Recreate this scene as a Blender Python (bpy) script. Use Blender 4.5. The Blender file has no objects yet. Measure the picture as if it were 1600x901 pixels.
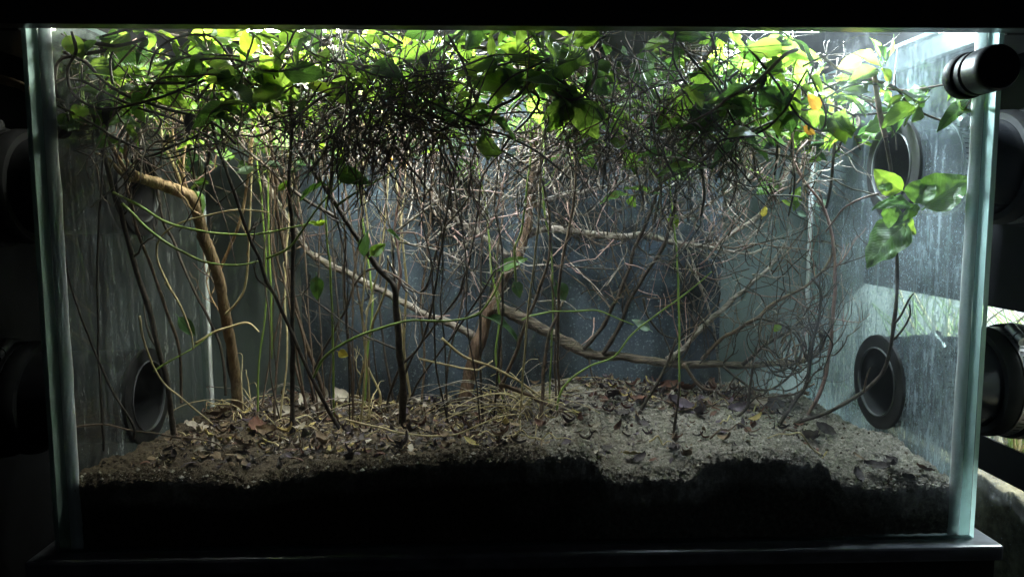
import bpy, bmesh, math, random
from mathutils import Vector, Matrix, noise
import numpy as np

random.seed(11)
R = random.random
def U(a, b): return a + (b - a) * random.random()

# ------------------------------------------------------------------ camera, world, exposure
S = bpy.context.scene
COL = S.collection
CAM = Vector((-.0265, -.5793, .2686)); YAW, PIT, ROL, FPX = -.0307, .0998, -.0029, 1155.0
c, s = math.cos(YAW), math.sin(YAW)
_R = Vector((c, s, 0)); _F0 = Vector((-s, c, 0)); _U0 = Vector((0, 0, 1))
c, s = math.cos(PIT), math.sin(PIT)
FWD = _F0 * c - _U0 * s; _U = _F0 * s + _U0 * c
c, s = math.cos(ROL), math.sin(ROL)
RGT = _R * c + _U * s; UPV = _U * c - _R * s
cd = bpy.data.cameras.new('camera'); cam = bpy.data.objects.new('camera', cd); COL.objects.link(cam)
m = Matrix.Identity(4)
for i in range(3):
    m[i][0], m[i][1], m[i][2], m[i][3] = RGT[i], UPV[i], -FWD[i], CAM[i]
cam.matrix_world = m
cd.sensor_width = 36; cd.lens = 36 * FPX / 1600; cd.clip_start = .01; cd.clip_end = 50
S.camera = cam
w = bpy.data.worlds.new('World'); S.world = w; w.use_nodes = True
w.node_tree.nodes['Background'].inputs[0].default_value = (.75, .85, 1, 1)
w.node_tree.nodes['Background'].inputs[1].default_value = .008
S.render.engine = 'CYCLES'
S.view_settings.view_transform = 'Standard'; S.view_settings.look = 'None'
S.view_settings.exposure = 0; S.view_settings.gamma = 1; S.view_settings.use_curve_mapping = False
S.cycles.max_bounces = 8; S.cycles.diffuse_bounces = 3; S.cycles.glossy_bounces = 3
S.cycles.transmission_bounces = 5; S.cycles.transparent_max_bounces = 24
S.cycles.caustics_reflective = False; S.cycles.caustics_refractive = False
S.cycles.use_denoising = True
S.cycles.sample_clamp_indirect = 6
LAMP_GAIN = 330.0

def ray(px, py):
    return (RGT * ((px - 800) / FPX) + UPV * ((450.5 - py) / FPX) + FWD)
def at(px, py, Y):                      # point of the place seen at a picture position, Y metres behind the front glass
    d = ray(px, py); return CAM + d * ((Y - CAM.y) / d.y)
def atX(px, py, X):
    d = ray(px, py); return CAM + d * ((X - CAM.x) / d.x)
def mpp(Y): return (Y - CAM.y) / FPX    # metres per pixel at that depth

# ------------------------------------------------------------------ materials
def mat(name, build):
    m = bpy.data.materials.new(name); m.use_nodes = True
    nt = m.node_tree; nt.nodes.clear()
    out = nt.nodes.new('ShaderNodeOutputMaterial')
    nt.links.new(build(nt), out.inputs[0]); return m
def N(nt, t, **k):
    n = nt.nodes.new(t)
    for a, b in k.items():
        if a.startswith('i_'): n.inputs[a[2:].replace('_', ' ')].default_value = b
        else: setattr(n, a, b)
    return n
def ramp(nt, fac, stops):
    r = nt.nodes.new('ShaderNodeValToRGB'); nt.links.new(fac, r.inputs[0])
    e = r.color_ramp.elements
    while len(e) < len(stops): e.new(.5)
    for q, (p, col) in zip(e, stops): q.position = p; q.color = (*col, 1) if len(col) == 3 else col
    return r.outputs[0]
def noise_fac(nt, scale, detail=4, coord='Object', stretch=None, rough=.6):
    tc = nt.nodes.new('ShaderNodeTexCoord'); o = tc.outputs[coord]
    if stretch:
        mp = nt.nodes.new('ShaderNodeMapping'); mp.inputs['Scale'].default_value = stretch
        nt.links.new(o, mp.inputs[0]); o = mp.outputs[0]
    n = nt.nodes.new('ShaderNodeTexNoise'); n.inputs['Scale'].default_value = scale
    n.inputs['Detail'].default_value = detail; n.inputs['Roughness'].default_value = rough
    nt.links.new(o, n.inputs['Vector']); return n.outputs['Fac']
def bump(nt, fac, st, dist):
    b = nt.nodes.new('ShaderNodeBump'); b.inputs['Strength'].default_value = st; b.inputs['Distance'].default_value = dist
    nt.links.new(fac, b.inputs['Height']); return b.outputs[0]
def mth(nt, op, a, b=None, c=None, clamp=False):
    n = nt.nodes.new('ShaderNodeMath'); n.operation = op; n.use_clamp = clamp
    for i, v in enumerate((a, b, c)):
        if v is None: continue
        if isinstance(v, (int, float)): n.inputs[i].default_value = v
        else: nt.links.new(v, n.inputs[i])
    return n.outputs[0]
def maprange(nt, v, a, b, c=0, d=1):
    n = nt.nodes.new('ShaderNodeMapRange'); n.interpolation_type = 'SMOOTHSTEP'
    for i, x in zip((1, 2, 3, 4), (a, b, c, d)): n.inputs[i].default_value = x
    nt.links.new(v, n.inputs[0]); return n.outputs[0]

def surf(name, c1, c2, scale=60, rough=.7, bs=.5, bd=.001, spec=.3, metal=0, stretch=None, detail=5):
    def b(nt):
        p = nt.nodes.new('ShaderNodeBsdfPrincipled')
        f = noise_fac(nt, scale, detail, stretch=stretch)
        nt.links.new(ramp(nt, f, [(.3, c1), (.7, c2)]), p.inputs['Base Color'])
        p.inputs['Roughness'].default_value = rough; p.inputs['Specular IOR Level'].default_value = spec
        p.inputs['Metallic'].default_value = metal
        if bs: nt.links.new(bump(nt, f, bs, bd), p.inputs['Normal'])
        return p.outputs[0]
    return mat(name, b)

def leafmat(name, c1, c2, trans, tw=.5, rough=.35, spots=None):
    def b(nt):
        f = noise_fac(nt, 22, 4)
        oi = nt.nodes.new('ShaderNodeObjectInfo')
        f2 = mth(nt, 'ADD', mth(nt, 'MULTIPLY', f, .55), mth(nt, 'MULTIPLY', oi.outputs['Random'], .7))
        # side veins, read from the leaf's own x and y
        tc = nt.nodes.new('ShaderNodeTexCoord'); sp = nt.nodes.new('ShaderNodeSeparateXYZ')
        nt.links.new(tc.outputs['Object'], sp.inputs[0])
        ay = mth(nt, 'ABSOLUTE', sp.outputs[1])
        ph = mth(nt, 'MULTIPLY', mth(nt, 'SUBTRACT', sp.outputs[0], mth(nt, 'MULTIPLY', ay, .8)), 48)
        vein = mth(nt, 'POWER', mth(nt, 'ABSOLUTE', mth(nt, 'COSINE', ph)), 24)
        mid = maprange(nt, ay, .012, .03, 1, 0)
        v = mth(nt, 'MAXIMUM', mth(nt, 'MULTIPLY', vein, .45), mid)
        col = ramp(nt, f2, [(.22, c1), (.9, c2)])
        mx = nt.nodes.new('ShaderNodeMix'); mx.data_type = 'RGBA'
        nt.links.new(mth(nt, 'MULTIPLY', v, .35), mx.inputs[0]); nt.links.new(col, mx.inputs[6])
        mx.inputs[7].default_value = (c2[0] * 1.7 + .03, c2[1] * 1.5 + .04, c2[2] * 1.5 + .02, 1)
        col = mx.outputs[2]
        if spots:
            g = nt.nodes.new('ShaderNodeTexNoise'); g.inputs['Scale'].default_value = 4; g.inputs['Detail'].default_value = 3
            va = nt.nodes.new('ShaderNodeVectorMath'); va.operation = 'ADD'
            nt.links.new(tc.outputs['Object'], va.inputs[0]); nt.links.new(oi.outputs['Random'], va.inputs[1])
            nt.links.new(va.outputs[0], g.inputs['Vector'])
            m2 = nt.nodes.new('ShaderNodeMix'); m2.data_type = 'RGBA'
            nt.links.new(maprange(nt, g.outputs['Fac'], .64, .72), m2.inputs[0]); nt.links.new(col, m2.inputs[6])
            m2.inputs[7].default_value = (*spots, 1); col = m2.outputs[2]
        p = nt.nodes.new('ShaderNodeBsdfPrincipled'); nt.links.new(col, p.inputs['Base Color'])
        p.inputs['Roughness'].default_value = rough; p.inputs['Specular IOR Level'].default_value = .45
        nt.links.new(bump(nt, v, .35, .02), p.inputs['Normal'])
        t = nt.nodes.new('ShaderNodeBsdfTranslucent')
        tm = nt.nodes.new('ShaderNodeMix'); tm.data_type = 'RGBA'; tm.inputs[0].default_value = .55
        nt.links.new(col, tm.inputs[6]); tm.inputs[7].default_value = (*trans, 1)
        nt.links.new(tm.outputs[2], t.inputs[0])
        x = nt.nodes.new('ShaderNodeMixShader'); x.inputs[0].default_value = tw
        nt.links.new(p.outputs[0], x.inputs[1]); nt.links.new(t.outputs[0], x.inputs[2])
        return x.outputs[0]
    return mat(name, b)

M = {}
M['leaf'] = leafmat('leaf_green', (.025, .075, .015), (.075, .17, .03), (.34, .54, .045), .45, .42, spots=(.10, .07, .02))
M['leaf2'] = leafmat('leaf_light', (.05, .125, .025), (.13, .25, .05), (.42, .60, .06), .5, .4, spots=(.2, .15, .04))
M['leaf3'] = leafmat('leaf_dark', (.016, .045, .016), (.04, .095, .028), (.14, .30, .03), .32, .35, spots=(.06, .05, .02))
M['leaf_pale'] = leafmat('leaf_pale', (.22, .34, .24), (.33, .46, .34), (.4, .55, .35), .3)
M['basil'] = leafmat('leaf_basil', (.055, .15, .022), (.11, .26, .04), (.32, .58, .05), .36, .3)
M['lime'] = leafmat('leaf_lime', (.13, .26, .03), (.22, .38, .04), (.55, .75, .05), .55)
M['yellow'] = leafmat('leaf_yellow', (.42, .34, .05), (.6, .5, .08), (.8, .65, .1), .5, spots=(.25, .12, .03))
M['orange'] = leafmat('leaf_orange', (.5, .18, .02), (.65, .30, .04), (.95, .45, .05), .55, spots=(.25, .07, .02))
M['tan'] = surf('bark_tan', (.20, .125, .065), (.50, .35, .20), 150, .8, 1, .005, stretch=(1, 1, .25))
M['redbrown'] = surf('bark_redbrown', (.055, .034, .024), (.24, .15, .10), 130, .8, 1, .006, stretch=(1, 1, .3))
M['shaggy'] = surf('bark_shaggy', (.022, .017, .013), (.26, .20, .15), 190, .85, 1, .005, stretch=(.22, 1, 1.3))
M['palebark'] = surf('bark_pale', (.10, .08, .065), (.46, .39, .335), 170, .8, 1, .004, stretch=(.3, 1, 1))
M['dark'] = surf('bark_dark', (.022, .017, .013), (.085, .065, .05), 160, .6, .6, .002)
M['brown'] = surf('bark_brown', (.06, .04, .028), (.19, .13, .09), 160, .65, .6, .002)
M['pink'] = surf('stem_pinkish', (.24, .13, .11), (.45, .30, .27), 120, .55, .3, .001)
M['green'] = surf('stem_green', (.13, .20, .035), (.26, .36, .08), 90, .45, .2, .001)
M['straw'] = surf('straw', (.32, .24, .11), (.62, .52, .30), 120, .6, .3, .001)
M['blackplastic'] = surf('black_plastic', (.010, .010, .011), (.016, .016, .018), 200, .42, .15, .0006, .4)
M['rubber'] = surf('black_rubber', (.007, .007, .007), (.015, .015, .016), 120, .62, .2, .0008, .35)
M['pvc'] = surf('dark_pvc_pipe', (.018, .019, .022), (.036, .038, .044), 30, .2, .08, .0006, .5)
M['steel'] = surf('steel', (.35, .35, .36), (.55, .55, .56), 90, .32, .1, .0004, .5, metal=.95)
M['rim'] = surf('grey_rim', (.05, .052, .055), (.10, .105, .11), 60, .4, .1, .0005)
M['slot'] = surf('slot_dim_clamp', (.02, .02, .02), (.04, .04, .04), 80, .6, 0)  # band slots; also the left clamps, darkened for the dim side
M['lidrail'] = surf('lid_rail_paint', (.008, .008, .009), (.02, .02, .022), 40, .38, .3, .0006, .4, stretch=(.2, 1, 1))
M['tray'] = surf('tray_plastic', (.07, .073, .085), (.20, .21, .24), 70, .33, .3, .0006, .5, stretch=(.4, 1, 1))
M['table'] = surf('table_top', (.008, .008, .008), (.014, .013, .012), 30, .6, .1, .001)
M['wall'] = surf('wall_paint', (.19, .205, .215), (.235, .25, .26), 8, .85, .05, .001)
M['cover'] = surf('black_sheet', (.009, .009, .010), (.016, .016, .018), 25, .6, .1, .001)
def silmat(nt):
    p = nt.nodes.new('ShaderNodeBsdfPrincipled'); p.inputs['Base Color'].default_value = (.80, .86, .86, 1); p.inputs['Roughness'].default_value = .35
    p.inputs['Subsurface Weight'].default_value = 1; p.inputs['Subsurface Radius'].default_value = (1, 1, 1); p.inputs['Subsurface Scale'].default_value = .006
    return p.outputs[0]
M['silicone'] = mat('silicone', silmat)

def panelmat(nt):
    p = nt.nodes.new('ShaderNodeBsdfPrincipled')
    f1 = noise_fac(nt, 9, 6, stretch=(1.5, 1, .5)); f2 = noise_fac(nt, 300, 3)
    sp = maprange(nt, f2, .56, .70); cl = maprange(nt, f1, .36, .68)
    base = ramp(nt, cl, [(0, (.012, .014, .022)), (1, (.115, .128, .182))])
    mx = nt.nodes.new('ShaderNodeMix'); mx.data_type = 'RGBA'
    nt.links.new(mth(nt, 'MULTIPLY', sp, mth(nt, 'ADD', mth(nt, 'MULTIPLY', cl, .65), .12)), mx.inputs[0])
    nt.links.new(base, mx.inputs[6]); mx.inputs[7].default_value = (.42, .47, .54, 1)
    nt.links.new(mx.outputs[2], p.inputs['Base Color']); p.inputs['Roughness'].default_value = .75
    return p.outputs[0]
M['panel'] = mat('backing_panel', panelmat)

def glassmat(name, dust_lo, dust_hi, tint=(.93, .97, .955), streak=(1, 1, 1), scale=30, xgrad=None, specks=.35, dcol=(.72, .78, .80), zgrad=None, lo=.64, runs=0):
    def b(nt):
        tr = nt.nodes.new('ShaderNodeBsdfTransparent'); tr.inputs[0].default_value = (*tint, 1)
        gl = nt.nodes.new('ShaderNodeBsdfGlossy'); gl.inputs['Roughness'].default_value = .02
        fr = nt.nodes.new('ShaderNodeFresnel'); fr.inputs[0].default_value = 1.5
        # a pane is met from both sides: use the facing angle so that the far face does not act as a mirror
        lw = nt.nodes.new('ShaderNodeLayerWeight'); lw.inputs[0].default_value = .5
        fac = mth(nt, 'MULTIPLY_ADD', mth(nt, 'POWER', lw.outputs['Facing'], 4.0), .85, .025)
        m1 = nt.nodes.new('ShaderNodeMixShader'); nt.links.new(fac, m1.inputs[0])
        nt.links.new(tr.outputs[0], m1.inputs[1]); nt.links.new(gl.outputs[0], m1.inputs[2])
        f1 = noise_fac(nt, scale, 7, stretch=streak, rough=.72)
        f2 = noise_fac(nt, 7, 3)
        f3 = noise_fac(nt, 330, 2)
        f4 = noise_fac(nt, 900, 1)
        d = mth(nt, 'MULTIPLY', maprange(nt, f1, .40, .72), maprange(nt, f2, .28, .66))
        d = mth(nt, 'ADD', d, mth(nt, 'MULTIPLY', maprange(nt, f3, lo, lo + .08), specks))
        d = mth(nt, 'ADD', d, mth(nt, 'MULTIPLY', maprange(nt, f4, .62, .74), specks * .6))
        if runs:
            d = mth(nt, 'ADD', d, mth(nt, 'MULTIPLY', maprange(nt, noise_fac(nt, 55, 3, stretch=(1, 2, .05)), .54, .68), runs))
        f5 = noise_fac(nt, 190, 5, stretch=(1, 1, .4), rough=.8)
        d = mth(nt, 'MULTIPLY', d, maprange(nt, f5, .40, .62, .12, 1.5))
        amt = mth(nt, 'MULTIPLY_ADD', d, dust_hi - dust_lo, dust_lo)
        tc = nt.nodes.new('ShaderNodeTexCoord'); sp = nt.nodes.new('ShaderNodeSeparateXYZ'); nt.links.new(tc.outputs['Object'], sp.inputs[0])
        if xgrad:
            amt = mth(nt, 'MULTIPLY', amt, maprange(nt, sp.outputs[0], xgrad[0], xgrad[1], xgrad[2], xgrad[3]))
        if zgrad:
            amt = mth(nt, 'MULTIPLY', amt, maprange(nt, sp.outputs[2], *zgrad))
        df = nt.nodes.new('ShaderNodeBsdfDiffuse'); df.inputs[0].default_value = (*dcol, 1)
        tl = nt.nodes.new('ShaderNodeBsdfTranslucent'); tl.inputs[0].default_value = (*dcol, 1)
        dd = nt.nodes.new('ShaderNodeMixShader'); dd.inputs[0].default_value = .5
        nt.links.new(df.outputs[0], dd.inputs[1]); nt.links.new(tl.outputs[0], dd.inputs[2])
        m2 = nt.nodes.new('ShaderNodeMixShader'); nt.links.new(mth(nt, 'MINIMUM', amt, .9), m2.inputs[0])
        nt.links.new(m1.outputs[0], m2.inputs[1]); nt.links.new(dd.outputs[0], m2.inputs[2])
        return m2.outputs[0]
    return mat(name, b)
M['glass_front'] = glassmat('glass_front', .008, .075, scale=16, xgrad=(.02, .33, .55, 1.7), specks=.4, zgrad=(.345, .405, 1, 1.25))
M['glass_back'] = glassmat('glass_back', .004, .12, streak=(2.2, 1, .35), scale=26, specks=.5, runs=.35)
M['glass_side_left'] = glassmat('glass_side_left', .03, .40, streak=(1, 2.6, .45), scale=34, specks=.5, dcol=(.60, .64, .63), runs=.4)
M['glass_side_right'] = glassmat('glass_side_right', .17, 1.1, streak=(1, 2.2, .4), scale=34, specks=.8, dcol=(.56, .66, .73), zgrad=(.20, .37, 1, .10), lo=.60, runs=.45)
M['glass_plain'] = glassmat('glass_plain', .004, .03, specks=.5)
def edgemat(nt):
    d = nt.nodes.new('ShaderNodeBsdfPrincipled'); d.inputs['Base Color'].default_value = (.22, .34, .31, 1); d.inputs['Roughness'].default_value = .2
    t = nt.nodes.new('ShaderNodeBsdfTranslucent'); t.inputs[0].default_value = (.60, .80, .78, 1)
    x = nt.nodes.new('ShaderNodeMixShader'); x.inputs[0].default_value = .8
    nt.links.new(d.outputs[0], x.inputs[1]); nt.links.new(t.outputs[0], x.inputs[2]); return x.outputs[0]
M['edge'] = mat('glass_edge', edgemat)

def soilmat(nt):
    p = nt.nodes.new('ShaderNodeBsdfPrincipled')
    tc = nt.nodes.new('ShaderNodeTexCoord'); sp = nt.nodes.new('ShaderNodeSeparateXYZ'); nt.links.new(tc.outputs['Object'], sp.inputs[0])
    f = noise_fac(nt, 260, 6, rough=.75); g = noise_fac(nt, 18, 4)
    sand = ramp(nt, f, [(.27, (.045, .038, .030)), (.5, (.23, .205, .17)), (.72, (.54, .49, .42))])
    dirt = ramp(nt, f, [(.3, (.03, .022, .016)), (.7, (.17, .13, .09))])
    k = maprange(nt, mth(nt, 'ADD', sp.outputs[0], mth(nt, 'MULTIPLY', g, .55)), .16, .42)
    mx = nt.nodes.new('ShaderNodeMix'); mx.data_type = 'RGBA'
    nt.links.new(k, mx.inputs[0]); nt.links.new(dirt, mx.inputs[6]); nt.links.new(sand, mx.inputs[7])
    nt.links.new(mx.outputs[2], p.inputs['Base Color']); p.inputs['Roughness'].default_value = .95
    p.inputs['Specular IOR Level'].default_value = .15
    nt.links.new(bump(nt, f, 1, .003), p.inputs['Normal'])
    return p.outputs[0]
M['soil'] = mat('soil', soilmat)
M['crumb'] = surf('soil_crumb', (.10, .085, .07), (.52, .47, .40), 90, .9, .4, .001, .15)
M['crumb_dark'] = surf('soil_crumb_dark', (.02, .015, .011), (.10, .075, .05), 35, .9, .4, .001, .15)
DEAD = []
for i, (a, b) in enumerate([((.11, .075, .045), (.27, .19, .12)), ((.24, .20, .155), (.46, .40, .33)), ((.07, .035, .025), (.17, .075, .05)),
                            ((.035, .028, .028), (.10, .08, .08)), ((.30, .22, .08), (.5, .40, .16)), ((.06, .045, .055), (.16, .12, .15))]):
    M['dead%d' % i] = surf('dead_leaf_%d' % i, a, b, 60, .75, .7, .003, .3); DEAD.append(M['dead%d' % i])
def emis(name, col, st):
    def b(nt):
        e = nt.nodes.new('ShaderNodeEmission'); e.inputs[0].default_value = (*col, 1); e.inputs[1].default_value = st; return e.outputs[0]
    return mat(name, b)

# ------------------------------------------------------------------ object helpers
def link(name, me, m, parent=None, smooth=False):
    if m is not None:
        for q in (m if isinstance(m, list) else [m]): me.materials.append(q)
    if smooth: me.polygons.foreach_set('use_smooth', [True] * len(me.polygons))
    o = bpy.data.objects.new(name, me); COL.objects.link(o)
    if parent: o.parent = parent
    return o
def base_of(p):
    v = Vector((0, 0, 0))
    while p is not None: v = v + p.location; p = p.parent
    return v
def meshobj(name, V, F, m, parent=None, smooth=True, idx=None):     # V in world metres; origin at the thing's base
    b = base_of(parent) if parent else Vector((0, 0, 0))
    me = bpy.data.meshes.new(name); me.from_pydata([(v[0] - b.x, v[1] - b.y, v[2] - b.z) for v in V], [], F); me.update()
    if idx is not None: me.polygons.foreach_set('material_index', idx)
    return link(name, me, m, parent, smooth)
def tag(o, label, cat, group=None, kind=None):
    if label: o['label'] = label
    if cat: o['category'] = cat
    if group: o['group'] = group
    if kind: o['kind'] = kind
    return o
def thing(name, label, cat, loc, group=None):
    o = bpy.data.objects.new(name, None); COL.objects.link(o); o.location = loc; o.empty_display_size = .01
    return tag(o, label, cat, group)
def bmobj(name, bm, m, parent=None, smooth=False):
    b = base_of(parent) if parent else Vector((0, 0, 0))
    bmesh.ops.translate(bm, verts=bm.verts, vec=-b)
    me = bpy.data.meshes.new(name); bm.to_mesh(me); bm.free()
    return link(name, me, m, parent, smooth)
def box(name, x0, x1, y0, y1, z0, z1, m, parent=None, bev=0.0):
    bm = bmesh.new(); bmesh.ops.create_cube(bm, size=1)
    for v in bm.verts: v.co = Vector(((x0 + x1) / 2 + v.co.x * (x1 - x0), (y0 + y1) / 2 + v.co.y * (y1 - y0), (z0 + z1) / 2 + v.co.z * (z1 - z0)))
    if bev: bmesh.ops.bevel(bm, geom=bm.edges[:], offset=bev, segments=2, affect='EDGES', profile=.5)
    return bmobj(name, bm, m, parent)
def lathe(name, prof, org, axis, m, parent=None, n=40, smooth=True):
    axis = Vector(axis).normalized(); a = Vector((0, 0, 1)) if abs(axis.z) < .9 else Vector((1, 0, 0))
    u = axis.cross(a).normalized(); v = axis.cross(u); V = []; F = []
    for (t, r) in prof:
        for k in range(n):
            q = 2 * math.pi * k / n; V.append(Vector(org) + axis * t + (u * math.cos(q) + v * math.sin(q)) * r)
    for i in range(len(prof) - 1):
        for k in range(n): F.append((i * n + k, i * n + (k + 1) % n, (i + 1) * n + (k + 1) % n, (i + 1) * n + k))
    o = meshobj(name, V, F, m, parent, smooth)
    md = o.modifiers.new('edges', 'EDGE_SPLIT'); md.split_angle = math.radians(40)
    return o

def cr(P, n):
    Q = []; L = len(P)
    for i in range(L - 1):
        a = P[max(i - 1, 0)]; b = P[i]; c_ = P[i + 1]; d = P[min(i + 2, L - 1)]
        for k in range(n):
            t = k / n
            Q.append(.5 * ((2 * b) + (c_ - a) * t + (2 * a - 5 * b + 4 * c_ - d) * t * t + (3 * b - a - 3 * c_ + d) * t ** 3))
    Q.append(P[-1].copy()); return Q
def tube_data(P, r0, r1, sides=6, n=4, lump=.08, wob=0.0, taper=1.0, seed=0, wobs=60):
    Q = cr(P, n) if n > 1 else P
    L = len(Q); V = []; F = []
    if wob:
        Q = [q + Vector(noise.noise_vector(q * wobs + Vector((seed, 0, 0)))) * wob * min(1, 4 * i / L) for i, q in enumerate(Q)]
    T = [(Q[min(i + 1, L - 1)] - Q[max(i - 1, 0)]).normalized() for i in range(L)]
    u = T[0].orthogonal().normalized()
    for i in range(L):
        u = (u - T[i] * u.dot(T[i]))
        u = u.normalized() if u.length > 1e-6 else T[i].orthogonal().normalized()
        v = T[i].cross(u); t = i / (L - 1)
        r = r0 + (r1 - r0) * t ** taper
        r *= 1 + lump * (noise.noise(Q[i] * 220 + Vector((seed, 3, 1))) * 1.6 + noise.noise(Q[i] * 70 + Vector((seed, 9, 4))) * 1.2)
        for k in range(sides):
            a = 2 * math.pi * k / sides
            rr = r * (1 + lump * .8 * noise.noise(Q[i] * 500 + Vector((k * 3.1, seed, 0))))
            V.append(Q[i] + (u * math.cos(a) + v * math.sin(a)) * rr)
    for i in range(L - 1):
        for k in range(sides):
            F.append((i * sides + k, i * sides + (k + 1) % sides, (i + 1) * sides + (k + 1) % sides, (i + 1) * sides + k))
    F.append(tuple(range(sides))[::-1]); F.append(tuple((L - 1) * sides + k for k in range(sides)))
    return V, F, Q
def tube(name, P, r0, r1, m, parent=None, **k):
    V, F, Q = tube_data(P, r0, r1, **k); return meshobj(name, V, F, m, parent, True), Q

# ------------------------------------------------------------------ tank sizes
XI, XO = .3665, .375; YF, YB, YO = .006, .314, .320; ZTOP = .4055
HOLES = {}
for sx, lo, hi in ((-1, (228, 618), (217, 292)), (1, (1374, 596), (1397, 262))):
    HOLES[sx] = [atX(*lo, sx * XI), atX(*hi, sx * XI)]

# ------------------------------------------------------------------ setting: table, wall
tag(box('table', -1.6, 1.6, -.75, .9, -.20, -.17, M['table']), None, None, kind='structure')
tag(box('wall', -1.6, 1.6, .47, .50, -.17, 1.0, M['wall']), None, None, kind='structure')

# ------------------------------------------------------------------ the tank
tank = thing('glass_tank', 'large clear glass tank full of tangled plants and soil on a black tray', 'tank', (0, .16, 0))
def pane(name, V, F, m, idx): return meshobj(name, V, F, [m, M['edge']], tank, False, idx)
def box_pane(name, x0, x1, y0, y1, z0, z1, m, thin):
    V = [(x, y, z) for x in (x0, x1) for y in (y0, y1) for z in (z0, z1)]
    F = [(0, 1, 3, 2), (4, 6, 7, 5), (0, 4, 5, 1), (2, 3, 7, 6), (0, 2, 6, 4), (1, 5, 7, 3)]
    ax = {'x': (0, 1), 'y': (2, 3), 'z': (4, 5)}[thin]
    return pane(name, V, F, m, [0 if i in ax else 1 for i in range(6)])
box_pane('front_pane', -XO, XO, 0, YF - .0006, 0, .43, M['glass_front'], 'y')
box_pane('back_pane', -XO, XO, YB + .0006, YO, 0, .43, M['glass_back'], 'y')
box_pane('floor_pane', -XI + .001, XI - .001, YF + .012, YB - .001, .0005, .0065, M['glass_plain'], 'z')
for sx in (-1, 1):
    bm = bmesh.new(); E = []
    def loop(pts):
        vs = [bm.verts.new(p) for p in pts]
        for i in range(len(vs)): E.append(bm.edges.new((vs[i], vs[(i + 1) % len(vs)])))
    x = sx * XI
    loop([(x, YF, 0), (x, YB, 0), (x, YB, .43), (x, YF, .43)])
    for h in HOLES[sx]:
        loop([(x, h.y + .0385 * math.cos(q * math.pi / 20), max(h.z + .0385 * math.sin(q * math.pi / 20), .012)) for q in range(40)])
    bmesh.ops.triangle_fill(bm, edges=E, use_beauty=True)
    ret = bmesh.ops.extrude_face_region(bm, geom=bm.faces[:])
    bmesh.ops.translate(bm, verts=[g for g in ret['geom'] if isinstance(g, bmesh.types.BMVert)], vec=(sx * (XO - XI), 0, 0))
    bmesh.ops.recalc_face_normals(bm, faces=bm.faces)
    for f in bm.faces: q = f.calc_center_median(); f.material_index = 1 if abs(f.normal.x) < .5 and (q.y < YF + .001 or q.y > YB - .001 or q.z > .429) else 0
    sp = bmobj('side_pane', bm, [M['glass_side_right' if sx > 0 else 'glass_side_left'], M['edge']], tank)
    for h in HOLES[sx]:      # rubber gasket ring pressed on the inside round each port
        lathe('port_ring', [(0, .0338), (.0020, .0338), (.0032, .0350), (.0034, .0445), (.0026, .0472), (0, .0476)],
              (x, h.y, h.z), (-sx, 0, 0), M['rubber'], sp)
        lathe('port_rim', [(.0020, .0336), (.0040, .0336), (.0046, .0342), (.0040, .0349), (.0030, .0349)], (x, h.y, h.z), (-sx, 0, 0), M['rim'], sp)
for sx in (-1, 1):
    for yb, dy in ((YF, 1), (YB, -1)):
        V = []; F = []; n = 6; Z = [i * .43 / 30 for i in range(31)]
        rs = .0095 if dy > 0 else .0042
        for i, z in enumerate(Z):
            rr = rs * (1 + .15 * noise.noise(Vector((sx * 3, dy * 2, z * 30))))
            V.append((sx * (XI - .0002), yb + dy * .0002, z))
            for k in range(n):
                a = k / (n - 1) * math.pi / 2
                V.append((sx * (XI - .0002 - rr * math.cos(a) * (1 if a < 1.5 else 0)), yb + dy * (.0002 + rr * math.sin(a) * .7), z))
        st = n + 1
        for i in range(30):
            for k in range(st): F.append((i * st + k, i * st + (k + 1) % st, (i + 1) * st + (k + 1) % st, (i + 1) * st + k))
        F.append(tuple(range(st))); F.append(tuple(30 * st + k for k in range(st))[::-1])
        meshobj('silicone_seam', V, F, M['silicone'], tank)

# black sheet behind the back glass
xl, xr = at(470, 430, .323).x, at(1126, 430, .323).x
tag(box('backing_sheet', xl, xr, .3225, .3255, -.005, .43, M['panel']), 'dark blue-grey dusty backing sheet standing behind the back glass', 'backing sheet')

# stand under the tank
tray = thing('tank_stand', 'black plastic stand with a shallow rim under the glass tank', 'stand', (0, .16, -.17))
box('top_slab', -.392, .392, -.014, .345, -.014, -.0008, M['tray'], tray, .0025)
box('front_panel', -.388, .388, -.009, .000, -.168, -.0145, M['blackplastic'], tray, .001)
for sx in (-1, 1): box('side_panel', min(sx * .388, sx * .378), max(sx * .388, sx * .378), .0005, .34, -.168, -.0145, M['blackplastic'], tray, .001)

# lid: frame with a board on top
lid = thing('lamp_hood', 'black hood covering the top of the glass tank', 'hood', (0, .16, ZTOP))
box('front_rail', -.44, .44, -.020, -.0010, ZTOP + .0012, .52, M['lidrail'], lid, .003)
box('front_lip', -.43, .43, -.0235, -.0205, ZTOP, ZTOP + .010, M['lidrail'], lid, .001)
box('back_rail', -.44, .44, .322, .345, ZTOP, .52, M['lidrail'], lid, .003)
for sx in (-1, 1): box('side_rail', min(sx * .377, sx * .44), max(sx * .377, sx * .44), 0, .321, ZTOP + .001, .52, M['lidrail'], lid, .003)
box('top_board', -.44, .44, -.020, .345, .5205, .53, M['blackplastic'], lid)

box('shade_board', .030, .190, -.0005, .3215, .4325, .4375, M['cover'], lid)  # added board, shades the canopy between the middle and right lamps
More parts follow.
